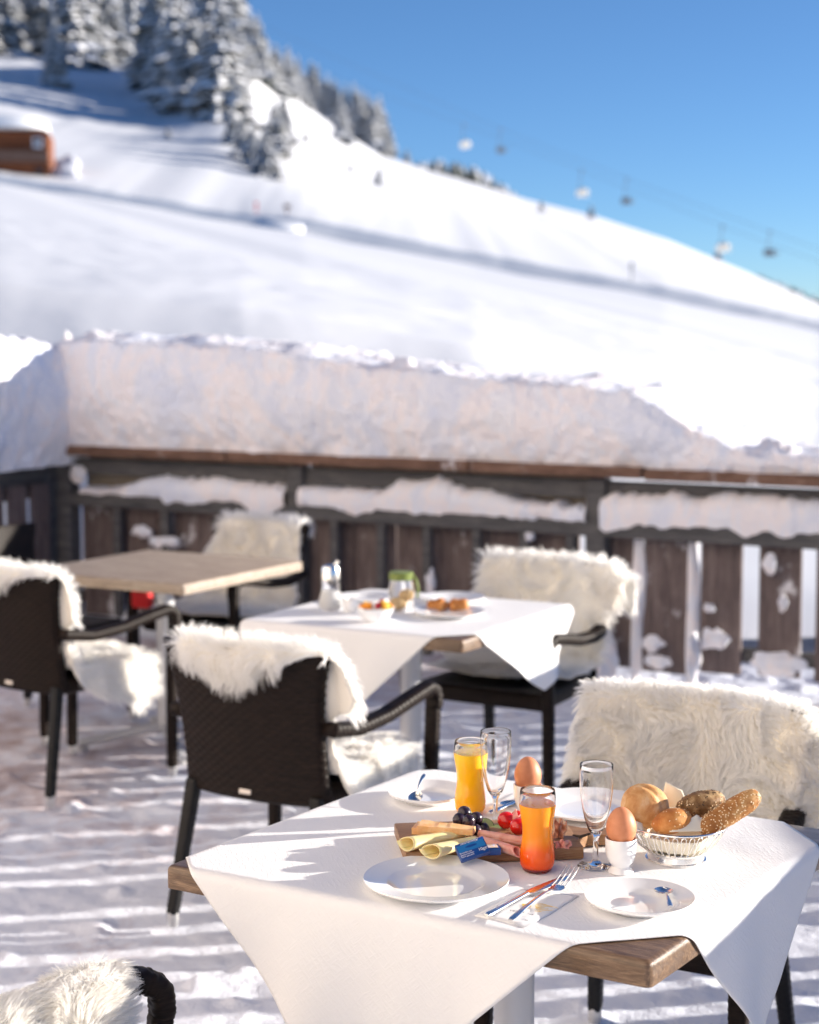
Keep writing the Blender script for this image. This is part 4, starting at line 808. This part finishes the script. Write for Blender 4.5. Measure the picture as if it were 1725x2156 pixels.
def knife(label, pe, ps, pt, z, grp='steel knives'):
    o = empty('table_knife', pe, 0, label, 'knife', grp); E0 = Vector(pe); a = Vector(ps) - E0; b = Vector(pt) - E0
    g = MB(); g.tube([tuple(a * t) for t in (0, .04, .2, .6, .9, 1.0)], [.0045, .0062, .0058, .0048, .0040, .0042], 12, flat=.62, up=(0, 0, 1)); g.build('handle', chrome, o)
    d = (b - a); g = MB(); strip(g, [tuple(a + d * t) for t in (0, .06, .2, .5, .8, .93, 1.0)], [.004, .0085, .0098, .0102, .0092, .0065, .001], .0013, nw=4); g.build('blade', chrome, o); return o
def fork(label, pe, pn, ptl, ptr, grp='steel forks'):
    o = empty('fork', pe, 0, label, 'fork', grp); E0 = Vector(pe); n_ = Vector(pn) - E0; tm = (Vector(ptl) + Vector(ptr)) / 2 - E0; d = (tm - n_)
    g = MB(); strip(g, [tuple(n_ * t + Vector((0, 0, h))) for t, h in ((0, .001), (.06, .002), (.3, .004), (.6, .005), (.85, .004), (1.0, .001))], [.0042, .0058, .0048, .0034, .0028, .0032], .0026, nw=6); g.build('handle', chrome, o)
    side = d.cross(Vector((0, 0, 1))).normalized(); g = MB()
    strip(g, [tuple(n_ + d * t + Vector((0, 0, h))) for t, h in ((0, .001), (.07, -.001), (.16, -.003), (.28, -.004), (.38, -.0035))], [.0035, .0075, .0118, .0128, .0130], .0016, nw=8)
    for k in range(4):
        off = (-.0112 + k * .00747); strip(g, [tuple(n_ + d * t + side * off * (1 + .06 * t) + Vector((0, 0, h))) for t, h in ((.36, -.0034), (.55, -.001), (.8, .004), (1.0, .010))], [.0018, .0017, .0013, .0005], .0016, nw=3)
    g.build('tines', chrome, o); return o
knife('steel knife lying on the printed napkin, its blade mirroring the orange juice', P3(1024, 1927, T0 + .009), P3(1110, 1880, T0 + .009), P3(1196, 1845, T0 + .005), 0)
fork('four-tined fork lying on the printed napkin beside the knife', P3(1075, 1938, T0 + .009), P3(1160, 1876, T0 + .010), P3(1195, 1834, T0 + .012), P3(1217, 1838, T0 + .012))
# second setting, mostly hidden behind the near egg cup's twin
napkin('napkin', [(1030, 1700), (1075, 1672), (1150, 1668), (1165, 1700), (1110, 1722)], T0, 'white napkin behind the far egg cup', napkin_m)
knife('knife on the far side of the table beside the far egg cup', P3(1030, 1712, T0 + .008), P3(1085, 1688, T0 + .008), P3(1150, 1664, T0 + .006), 0)
spoon('spoon lying left of the far egg cup', P3(1072, 1690, T0 + .009), P3(1140, 1672, T0 + .010), .017)
# ---- glasses
def juice_glass(u, v_, label, jm, fill, H=.146, k=1.0):
    o, p = prod('juice_glass', u, v_, label, 'glass of juice', group='curved glasses of juice')
    out = [(0, .0), (.022, .0), (.0262, .003), (.0300, .013), (.0308, .026), (.0296, .040), (.0270, .055), (.0260, .068), (.0270, .084), (.0300, .102), (.0324, .118), (.0330, .128), (.0316, .139), (.0306, H)]
    inn = [(r - .0017 if r > .005 else 0, z) for r, z in out[4:]][::-1]; inn[0] = (.0297, H); inn += [(.0272, .016), (.022, .0095), (0, .0085)]
    g = MB(); g.lathe([(r * k, z) for r, z in out] + [(.0302 * k, H + .0009)] + [(r * k, z) for r, z in inn], 72); g.build('glass', glass, o)
    zs = [z for r, z in out]; rs = [r for r, z in out]
    pr = [(0, .0050), (.0218 * k, .0052), (.0278 * k, .0075)] + [((np.interp(z, zs, rs) + .0003) * k, z) for z in np.linspace(.012, fill, 26)] + [((np.interp(fill, zs, rs) - .0016) * k, fill + .0004), (0, fill)]
    g = MB(); g.lathe(pr, 64); g.build('juice', jm, o); return o
juice_glass(1131, 1832, 'curved glass of orange juice turning red at the bottom, in front of the cutting board', juice_o, .121)
juice_glass(990, 1712, 'curved glass of yellow-orange juice behind the grapes', juice_y, .123, k=1.0)
def flute(u, v_, label, H=.186):
    o, p = prod('flute_glass', u, v_, label, 'champagne flute', group='empty champagne flutes')
    out = [(0, 0), (.030, 0), (.0322, .0012), (.030, .0032), (.012, .0062), (.0058, .011), (.0048, .020), (.0046, .040), (.0052, .052), (.0090, .060), (.0150, .070), (.0208, .088), (.0260, .112), (.0290, .136), (.0302, .158), (.0300, .175), (.0296, H)]
    inn = [(.0285, H), (.0289, .175), (.0291, .158), (.0279, .136), (.0248, .112), (.0196, .089), (.0135, .072), (.0070, .063), (.0, .060)]
    g = MB(); g.lathe(out + [(.0291, H + .0007)] + inn, 72); g.build('glass', glass, o); return o
flute(1254, 1824, 'empty champagne flute in front, left of the near egg cup'); flute(1043, 1738, 'empty champagne flute behind, beside the yellow juice')
# ---- eggs in cups
def eggcup(u, v_, label, lab2, H=.063):
    o, p = prod('egg_cup', u, v_, label, 'egg cup', group='white egg cups')
    pr = [(0, 0), (.0215, 0), (.0232, .0015), (.0220, .004), (.0178, .009), (.0162, .012), (.0178, .015), (.0228, .021), (.0262, .031), (.0278, .045), (.0282, H - .001), (.0275, H), (.0262, H - .0015), (.0255, .046), (.020, .036), (.010, .031), (0, .030)]
    g = MB(); g.lathe(pr, 56); g.build('cup', porcelain, o)
    e = MB(); V = []; n, m = 48, 36
    for i in range(m + 1):
        a = PI * i / m; z = math.cos(a); rr_ = math.sin(a) * (1 - .10 * z); 
        for j in range(n): t = 2 * PI * j / n; V.append((.0266 * rr_ * math.cos(t), .0266 * rr_ * math.sin(t), .0340 * z))
    e.add(V, gridfaces(m + 1, n, wrap_m=True)[:, ::-1].tolist()); eo = e.build('boiled_egg', egg_m, loc=(p.x, p.y, T0 + H + .0205)); tag(eo, lab2, 'egg', 'brown boiled eggs'); return o
eggcup(1307, 1836, 'white egg cup in front of the bread basket', 'brown egg in the near cup in front of the bread basket'); eggcup(1111, 1716, 'white egg cup behind the orange juice', 'brown egg in the far cup behind the orange juice')
# ---- bread basket
bk, bp_ = prod('bread_basket', 1423, 1808, 'silver wire bread basket with a footed base', 'bread basket'); bk.scale = (1.08, 1.08, 1.06)
g = MB(); g.lathe([(.046, 0), (.050, 0), (.051, .003), (.0475, .004), (.0465, .013), (.050, .0155), (.0505, .018), (.045, .018), (.0445, .004), (.046, .002)], 72, close=True); g.build('foot', chrome, bk)
g = MB(); g.lathe([(0, .0165), (.047, .0165), (.047, .0185), (0, .0185)], 48); g.build('bottom', chrome, bk)
RT, HT = .0845, .064
g = MB(); g.tube([(RT * math.cos(t), RT * math.sin(t), HT) for t in np.linspace(0, 2 * PI, 97)], .0019, 10, caps=False); g.build('rim', chrome, bk)
def brad(z): f = (z - .018) / (HT - .018); return .047 + (RT - .047) * (f ** .55)
NRB = 36
for k in range(NRB):
    a0 = 2 * PI * k / NRB; w = 2 * PI / NRB * .30; pts = []
    for z in np.linspace(.018, HT - .010, 9): pts.append((brad(z) * math.cos(a0 - w * (z - .018) / .03 if z < .048 else a0 - w), brad(z) * math.sin(a0 - w * (z - .018) / .03 if z < .048 else a0 - w), z))
    for t in np.linspace(PI, 0, 7): rr_ = brad(HT - .010 + .006 * math.sin(t)); aa = a0 + w * math.cos(t); pts.append((rr_ * math.cos(aa), rr_ * math.sin(aa), HT - .010 + .0065 * math.sin(t)))
    for z in np.linspace(HT - .010, .018, 9): aw = w * (z - .018) / .03 if z < .048 else w; pts.append((brad(z) * math.cos(a0 + aw), brad(z) * math.sin(a0 + aw), z))
    g = MB(); g.tube(pts, .00075, 5); g.build('wire_loop', chrome, bk)
# paper liner in the basket
V = []; n = 96; m = 12
for j in range(m + 1):
    f = j / m
    for i in range(n):
        t = 2 * PI * i / n; fold = .9 + .05 * math.sin(4 * t + .6) + .03 * math.sin(9 * t)
        topz = .046 + .022 * max(0, math.cos(2 * t + .35)) ** 2; z = .0195 + (topz - .0195) * max(0, (f - .35) / .65) ** 1.1
        r_ = .046 * min(1, f / .4) * .95 if f < .4 else (brad(max(.0195, min(z, HT))) - .004) * (fold if z < HT - .012 else .96)
        V.append((r_ * math.cos(t), r_ * math.sin(t), z))
o = mk('basket_liner', V, gridfaces(m + 1, n, wrap_m=True), liner_m, loc=(bp_.x, bp_.y, T0)); tag(o, 'cream paper napkin lining the bread basket', 'napkin'); o.scale = (1.08, 1.08, 1.1)
md = o.modifiers.new('thickness', 'SOLIDIFY'); md.thickness = .0006
def sheet(name, P, m_, label, cat, bend=.01, par=None):      # a folded paper corner: 4 world points
    a, b, c, d = [np.array(q) for q in P]; n = 10; V = []; org = a
    nn = np.cross(b - a, d - a); nn /= np.linalg.norm(nn)
    for i in range(n + 1):
        for j in range(n + 1):
            s, t = i / n, j / n; V.append((a * (1 - s) * (1 - t) + b * s * (1 - t) + c * s * t + d * (1 - s) * t) + nn * bend * math.sin(PI * s) * .6 * t - org)
    o = mk(name, V, gridfaces(n + 1, n + 1), m_, loc=tuple(org)); tag(o, label, cat); md = o.modifiers.new('thickness', 'SOLIDIFY'); md.thickness = .001; return o
def Py(u, v_, y): p = at(u, v_, y=y); return (p.x, p.y, p.z)
sheet('paper_napkin', [Py(1408, 1752, 2.955), Py(1502, 1750, 2.985), Py(1470, 1718, 2.995), Py(1466, 1716, 2.99)], liner_m, 'folded cream napkin corner sticking up at the front of the bread', 'napkin', .004)
sheet('paper_napkin', [Py(1390, 1700, 3.10), Py(1452, 1700, 3.09), Py(1436, 1664, 3.10), Py(1402, 1646, 3.11)], liner_m, 'pale napkin corner standing behind the big bread roll', 'napkin', .006)
sheet('paper_napkin', [Py(1332, 1752, 2.99), Py(1356, 1756, 2.97), Py(1352, 1734, 3.0), Py(1336, 1728, 3.0)], liner_m, 'small napkin corner at the left rim of the basket', 'napkin', .004)
def bread(name, c, rad, rot, m_, label, fn, seeds=0, sm=None, ds=0, seed=1, n=72, mm=48):
    g = MB(); ell(g, (0, 0, 0), rad, n, mm, fn=fn); o = g.build('crust' if False else name, m_, loc=c, rot=rot); tag(o, label, 'bread', 'bread in the wire basket')
    rn = random.Random(seed)
    for cnt, mt, nm in ((seeds, seed_m, 'sesame_seeds'), (ds, dseed_m, 'dark_seeds')):
        if not cnt: continue
        h = MB()
        for _ in range(cnt):
            d = np.array([rn.gauss(0, 1) for _ in range(3)]); d /= np.linalg.norm(d)
            k = fn(d); q = np.array([rad[i] * d[i] * k for i in range(3)]); nr = np.array([d[i] / rad[i] for i in range(3)]); nr /= np.linalg.norm(nr)
            M = Matrix.Translation(Vector(q + nr * .0003)) @ Vector(nr).to_track_quat('Z', 'Y').to_matrix().to_4x4() @ Matrix.Rotation(rn.random() * 6, 4, 'Z')
            ell(h, (0, 0, 0), (.0017, .0010, .0006), 8, 5, M=M)
        h.build(nm, mt, o)
    return o
nz = lambda d, f, s: float(fbm(np.array([d[0] * f + d[2] * f * .7 + s]), np.array([d[1] * f - d[2] * f * .6 + s]), int(s), 3)[0])
bread('bread_roll', Py(1358, 1697, 3.065), (.045, .044, .041), (R(0), R(10), R(20)), bread1, 'big pale round roll at the left of the basket', lambda d: 1 + .05 * nz(d, 1.6, 3) - .10 * max(0, 1 - abs(d[0] * .8 + d[2] * .3 + d[1] * .35 + .1 * nz(d, 2, 5)) / .16) * max(0, d[2] * .6 - d[1] * .7) + .012 * nz(d, 7, 4))
bread('bread_bun', Py(1414, 1729, 2.985), (.037, .030, .022), (R(-20), R(-12), R(12)), bread4, 'golden bun with a few seeds at the front of the basket', lambda d: 1 + .04 * nz(d, 1.5, 8) + .01 * nz(d, 7, 2) - .05 * max(0, 1 - abs(d[1] + .2) / .1) * max(0, d[2]), seeds=60, seed=4)
bread('seeded_roll', Py(1474, 1693, 3.05), (.047, .034, .024), (R(-15), R(-14), R(6)), bread2, 'dark roll crusted with seeds at the back of the basket', lambda d: 1 + .07 * nz(d, 2.2, 12) + .04 * nz(d, 8, 13), seeds=110, ds=150, seed=6)
bread('sesame_stick', Py(1536, 1711, 3.00), (.063, .0215, .0205), (R(0), R(-28), R(14)), bread3, 'long sesame bread stick leaning out over the right rim', lambda d: (1 + .05 * nz(d, 2.5, 15) + .02 * nz(d, 9, 3)) * (abs(d[0]) ** 3.2 + (1 - d[0] ** 2) ** 1.6) ** (-1 / 3.2), seeds=420, seed=9)
# ---- cutting board with its food
bd = empty('cutting_board', (.143, 3.078, T0), R(6.5), 'wooden cutting board with a handle, laid with cheese and ham', 'cutting board')
g = MB(); g.box((0, 0, .0125), (.325, .190, .023), .003, seg=2); g.build('board', board_wood, bd)
g = MB(); V = []; pts = [(.160, -.045), (.185, -.022), (.20, -.020), (.27, -.020), (.278, -.012), (.278, .016), (.27, .024), (.20, .024), (.185, .028), (.160, .05)]
n = len(pts); V = [(x, y, .0025) for x, y in pts] + [(x, y, .0225) for x, y in pts]; F = [tuple(range(n))[::-1], tuple(range(n, 2 * n))] + [(i, (i + 1) % n, n + (i + 1) % n, n + i) for i in range(n)]
g.add(V, F); g.build('handle', board_wood, bd, smooth=False)
ZB = T0 + .0245
def slab(u0, v0, u1, v1, w, h, label, z, taper=.6):
    a = Vector(P3(u0, v0, z)); b = Vector(P3(u1, v1, z)); d = b - a; L = d.length; ang = math.atan2(d.y, d.x)
    V = []; nn_ = 14
    for i in range(nn_ + 1):
        x = L * i / nn_; ww = w * (1 - (1 - taper) * i / nn_); dz = .001 * n1(i * .6, 3)
        for y, zz in ((0, 0), (ww, 0), (ww, h), (ww * .5, h + .0006 * n1(i, 5)), (0, h)): V.append((x, y + (.0006 * n1(i * .8, 9)), zz + dz * (zz > 0)))
    F = gridfaces(nn_ + 1, 5, wrap_m=True)[:, ::-1].tolist() + [(0, 1, 2, 3, 4), tuple(nn_ * 5 + k for k in (4, 3, 2, 1, 0))]
    o = mk('cheese_slice', V, [f[::-1] for f in F], cheese2_m, smooth=False, loc=a, rot=(0, 0, ang)); tag(o, label, 'cheese', 'thick orange cheese slices'); md = o.modifiers.new('edge', 'BEVEL'); md.width = .0008; md.segments = 2; return o
slab(867, 1757, 985, 1766, .045, .0125, 'lower thick orange cheese slice at the left of the board', ZB); slab(878, 1752, 996, 1760, .042, .0115, 'upper thick orange cheese slice lying on the lower one', ZB + .0135)
def roll(name, a, b, r0, r1, m_, label, cat, grp, teardrop=1.0, zb=None, turns=1.15, flatk=1.0, aim=None):
    """a rolled slice: open spiral of sheet, mouth at a"""
    a = Vector(a); b = Vector(b); d = (b - a); L = d.length; X = d.normalized(); S = X.cross(Vector((0, 0, 1))).normalized(); U = S.cross(X); V = []; n, m = 18, 44
    for i in range(n + 1):
        f = i / n; r = r0 + (r1 - r0) * f
        for j in range(m + 1):
            t = j / m; ang = -PI * .95 + turns * 2 * PI * t; rr_ = r * (1 - .16 * t)
            x_, y_ = math.cos(ang) * rr_ * (1.45 if teardrop > 1 else 1), math.sin(ang) * rr_ * (.85 if teardrop > 1 else 1) * flatk
            if teardrop > 1:
                k = max(0, -math.cos(ang)) ** 2; x_ -= (teardrop - 1) * r * k * (1 - f * .6) * max(0, 1 - t * 2.2 if t < .5 else (t - .55) * 2.2)
            wob = .0006 * math.sin(9 * f + 5 * t)
            V.append(X * (L * f + (.006 * math.sin(ang * 1.0) * (1 - f))) + S * (x_ + wob) + U * (y_ + r * .85 * flatk))
    o = mk(name, V, gridfaces(n + 1, m + 1), m_, loc=a); tag(o, label, cat, grp); md = o.modifiers.new('thickness', 'SOLIDIFY'); md.thickness = .0017; md.offset = 0; return o
roll('cheese_roll', P3(858, 1790, ZB), P3(975, 1762, ZB + .003), .0135, .008, cheese_m, 'pale rolled cheese slice farther from the viewer, under the grapes', 'cheese', 'rolled pale cheese slices', 1.9)
roll('cheese_roll', P3(910, 1806, ZB), P3(1002, 1776, ZB + .001), .0135, .008, cheese_m, 'pale rolled cheese slice nearest the large plate', 'cheese', 'rolled pale cheese slices', 1.9)
roll('ham_roll', P3(1115, 1782, ZB), P3(1010, 1763, ZB), .0085, .0080, ham_m, 'rolled pink ham slice nearer the tomatoes', 'ham', 'rolled pink ham slices')
roll('ham_roll', P3(1090, 1802, ZB), P3(1012, 1776, ZB), .0088, .0080, ham_m, 'rolled pink ham slice nearer the butter', 'ham', 'rolled pink ham slices')
GR = [(976, 1754, 0), (1000, 1754, 0), (1018, 1749, .0), (968, 1744, .012), (1003, 1740, .012), (986, 1744, .018), (978, 1733, .026)]
glb = ['at the bottom left of the bunch, above the cheese roll', 'at the bottom centre of the bunch, above the butter', 'at the right end of the bunch by the cucumber', 'at the left side of the bunch', 'high at the right side of the bunch', 'in front at the middle of the bunch', 'on top of the bunch']
gb = empty('grape_bunch', P3(990, 1762, ZB), 0, 'small bunch of dark grapes between the cheese and the cucumber', 'grapes')
for i, (u, v_, dz) in enumerate([(976, 1749, .011), (1001, 1749, .011), (1018, 1744, .010), (967, 1726, .027), (1003, 1723, .027), (987, 1729, .030), (978, 1711, .040)]):
    p = at(u, v_, y=[3.085, 3.085, 3.10, 3.10, 3.105, 3.08, 3.115][i]); r_ = .0124 if i != 2 else .0106
    g = MB(); ell(g, (0, 0, 0), (r_, r_, r_ * 1.08), 28, 18, fn=lambda d: 1 - .06 * max(0, d[2] - .92) * 10); ob = g.build('grape', grape_m, gb, loc=p - gb.location, rot=(rr.uniform(-1, 1), rr.uniform(-1, 1), 0))
g = MB(); q = Vector(P3(990, 1740, ZB)) - gb.location; g.tube([tuple(q + Vector((0, .01, 0))), tuple(q + Vector((.004, .012, .02))), tuple(q + Vector((-.002, .018, .032)))], .0012, 6); g.build('stalk', cuc_m, gb)
for (u, v_, y, r_, lb) in ((1066, 1735, 3.115, .0170, 'round red tomato left of the orange juice'), (1092, 1745, 3.075, .0165, 'round red tomato half hidden by the orange juice'), (1090, 1722, 3.15, .013, 'small red tomato piece behind the other two')):
    p = at(u, v_, y=y); p.z = max(p.z, ZB + r_ * .93); g = MB(); ell(g, (0, 0, 0), (r_, r_, r_ * .94), 32, 22, fn=lambda d: 1 + .012 * math.cos(5 * math.atan2(d[1], d[0])) * (1 - abs(d[2]))); o = g.build('tomato', tomato_m, loc=p, rot=(.4, .2, 0)); tag(o, lb, 'tomato', 'red tomatoes on the board')
for (u, v_, y, rot, lb) in ((1022, 1741, 3.13, (R(52), R(10), 0), 'cucumber slice leaning beside the grapes'), (1040, 1748, 3.12, (R(12), R(-8), 0), 'cucumber slice lying by the tomato')):
    p = at(u, v_, y=y); g = MB(); g.lathe([(0, 0), (.0155, 0), (.0155, .0035), (0, .0035)], 32); o = g.build('cucumber_slice', cuc_m, loc=p, rot=rot); tag(o, lb, 'cucumber', 'cucumber slices')
    g = MB(); g.lathe([(.0155, -.0002), (.0166, .0002), (.0166, .0033), (.0155, .0037)], 32, close=True); g.build('rind', cucs_m, o)
def crumple(c, rad, m_, label, seed, name='ham_slice'):
    n, m = 40, 26; V = []; rn = random.Random(seed); ph = rn.random() * 6
    for i in range(n + 1):
        for j in range(m + 1):
            s, t = i / n * 2 - 1, j / m; k = .35 * math.sin(5 * s + ph) + .18 * math.sin(11 * s + 2 * ph + t)
            V.append((rad[0] * s * (.75 + .25 * t) + .12 * rad[0] * math.sin(9 * t + s * 3), rad[1] * (k * (.3 + .7 * t)), rad[2] * (t * (1 + .15 * math.sin(6 * s + ph)) - .06 * s * s)))
    o = mk(name, V, gridfaces(n + 1, m + 1), m_, loc=c); tag(o, label, 'ham', 'crumpled smoked ham slices'); md = o.modifiers.new('thickness', 'SOLIDIFY'); md.thickness = .0016; return o
o = crumple(P3(1176, 1765, ZB), (.013, .016, .032), bacon_m, 'upright crumpled smoked ham slice right of the orange juice', 3); o.rotation_euler = (R(-10), R(14), R(20))
o = crumple(P3(1186, 1786, ZB), (.014, .022, .014), ham_m, 'low crumpled ham slice at the right end of the board', 5); o.rotation_euler = (R(-20), 0, R(-15))
o = crumple(P3(1080, 1747, ZB), (.015, .010, .034), ham_m, 'pinkish ham slice standing behind the tomatoes', 8); o.rotation_euler = (0, R(30), R(10))
o = crumple(P3(1050, 1762, ZB), (.026, .012, .008), bacon_m, 'flat salami-red ham slice between the tomato and the ham rolls', 11)
g = MB(); g.tube([P3(1207, 1758, ZB + .003), P3(1222, 1762, ZB + .006), P3(1240, 1756, ZB + .007), P3(1265, 1750, ZB + .012)], [.0015, .003, .0022, .0012], 7); o = g.build('dried_stalk', bark); tag(o, 'thin dark dried stalk at the right end of the board', 'herb')
# butter portions
b1 = empty('butter_portion', P3(994, 1789, ZB + .0135), 0, 'blue foil butter portion tilted on edge with white writing', 'butter portion', 'blue butter portions')
b1.rotation_euler = (R(38), R(-13), R(17)); b1.scale = (1.12, 1.12, 1.12)
g = MB(); g.box((0, 0, 0), (.049, .030, .010), .0015, seg=2); g.build('wrapper', butter_blue, b1); g = MB(); g.box((0, .004, .0051), (.045, .013, .0004)); g.build('light_panel', butter_mid, b1, smooth=False)
text('Alpenbutter', .0062, ink_w, b1, (0, .0118, .0055), PI, shear=.25)
text('10g\u212e', .0075, ink_w, b1, (.0155, -.0070, .0055), 0)
for k, s_ in enumerate(('Butterfein aus', 'pasteurisiertem', 'Rahm gekuehlt')): text(s_, .0036, ink_w, b1, (-.0225, -.0040 - .0035 * k, .0055), 0, align='LEFT')
g = MB(); ell(g, (0, .0045, .0054), (.010, .0022, .0003), 20, 8); g.build('oval_badge', butter_blue, b1)
b2 = empty('butter_portion', P3(1031, 1789, ZB + .0065), R(7), 'blue foil butter portion lying flat with a picture on top', 'butter portion', 'blue butter portions')
g = MB(); g.box((0, 0, 0), (.037, .030, .0125), .0018, seg=2); g.build('wrapper', butter_blue, b2); g = MB(); g.box((0, .0015, .0064), (.029, .022, .0004), 0); g.build('picture', butter_pic, b2, smooth=False)

# ---- things on the middle table
s1, p = prod('sugar_shaker', 697, 1283, 'glass sugar shaker with a shiny metal top on the middle table', 'sugar shaker')
g = MB(); g.lathe([(0, 0), (.040, 0), (.043, .01), (.041, .035), (.031, .070), (.030, .108), (0, .108)], 36); g.build('glass', glass, s1)
g = MB(); g.lathe([(0, .004), (.0385, .004), (.0405, .012), (.0385, .035), (.029, .066), (0, .068)], 32); g.build('sugar', sugar, s1)
g = MB(); g.lathe([(.0, .105), (.033, .105), (.033, .135), (.028, .150), (.012, .156), (0, .157)], 32); g.tube([(.012, 0, .15), (.026, 0, .168)], .007, 8); g.build('cap', chrome, s1)
s1, p = prod('preserving_jar', 845, 1287, 'glass jar with a green lid on the middle table', 'jar')
g = MB(); g.lathe([(0, 0), (.043, 0), (.045, .006), (.045, .095), (.038, .108), (.038, .112), (0, .112)], 36); g.build('glass', glass, s1)
g = MB(); g.lathe([(0, .110), (.041, .110), (.042, .132), (.038, .136), (0, .136)], 32); g.build('lid', green_m, s1)
g = MB(); ell(g, (-.008, -.008, .03), (.024, .022, .022), 14, 10); ell(g, (.012, .006, .055), (.018, .018, .02), 14, 10); g.build('contents', paperdeco, s1)
g = MB(); g.tube([(.04, -.01, .125), (.052, -.016, .11), (.058, -.02, .08), (.055, -.02, .05)], .005, 8); g.build('ribbon', green_m, s1)
s1, p = prod('fruit_bowl', 790, 1308, 'white bowl heaped with orange and red fruit pieces', 'bowl')
g = MB(); g.lathe([(0, 0), (.030, 0), (.034, .004), (.052, .020), (.066, .046), (.064, .047), (.048, .022), (.03, .01), (0, .008)], 40); g.build('bowl', porcelain, s1)
for i, (x, y, z, m_) in enumerate(((-.038, 0, .05, orange_f), (-.02, -.01, .052, orange_f), (.0, .01, .05, sugar), (.012, -.012, .053, berry), (.028, 0, .055, yolk), (.045, .002, .05, orange_f), (.02, .02, .058, berry), (-.03, .02, .05, yolk), (.036, -.014, .052, yolk))):
    g = MB(); ell(g, (0, 0, 0), (.014, .012, .010), 14, 10, fn=lambda d: 1 + .15 * math.sin(4 * d[0] + i)); o = g.build('fruit_piece', m_, loc=(p.x + x, p.y + y, T0 + z), rot=(i, i * 2, 0)); tag(o, ('orange', 'orange', 'pale', 'red', 'yellow', 'orange', 'red', 'yellow', 'yellow')[i] + ' piece of fruit in the white bowl on the middle table', 'fruit', 'fruit pieces in the white bowl')
plate(947, 1285, .118, .018, 'white plate holding two brown pastries on the middle table', segs=48)
plate(955, 1255, .115, .018, 'empty white plate at the back right of the middle table', segs=48); plate(770, 1254, .105, .018, 'empty white plate at the back left of the middle table', segs=48)
for (u, lb) in ((924, 'brown pastry at the left of the plate on the middle table'), (966, 'brown pastry at the right of the plate on the middle table')):
    p = at(u, 1282, z=T0 + .01); g = MB(); ell(g, (0, 0, .018), (.038, .028, .022), 24, 14, fn=lambda d: 1 + .12 * math.sin(6 * d[0] + u)); o = g.build('pastry', bread4, loc=(p.x, p.y, T0 + .006)); tag(o, lb, 'pastry', 'pastries on the middle table')
s1, p = prod('milk_jug', 740, 1287, 'little white jug beside the sugar shaker', 'jug')
g = MB(); g.lathe([(0, 0), (.02, 0), (.027, .012), (.025, .03), (.020, .038), (.022, .046), (.020, .046), (.018, .036), (0, .01)], 28); g.build('body', porcelain, s1); g = MB(); g.tube([(.022, 0, .038), (.036, 0, .034), (.034, 0, .016), (.024, 0, .012)], .0032, 7); g.build('handle', porcelain, s1)
g = MB(); g.box((0, 0, 0), (.085, .05, .12), .012, seg=2); o = g.build('red_bag', red_m, loc=at(299, 1250, y=7.15), rot=(.1, 0, R(-20))); tag(o, 'small red cloth bag hanging under the bare wooden table', 'bag')
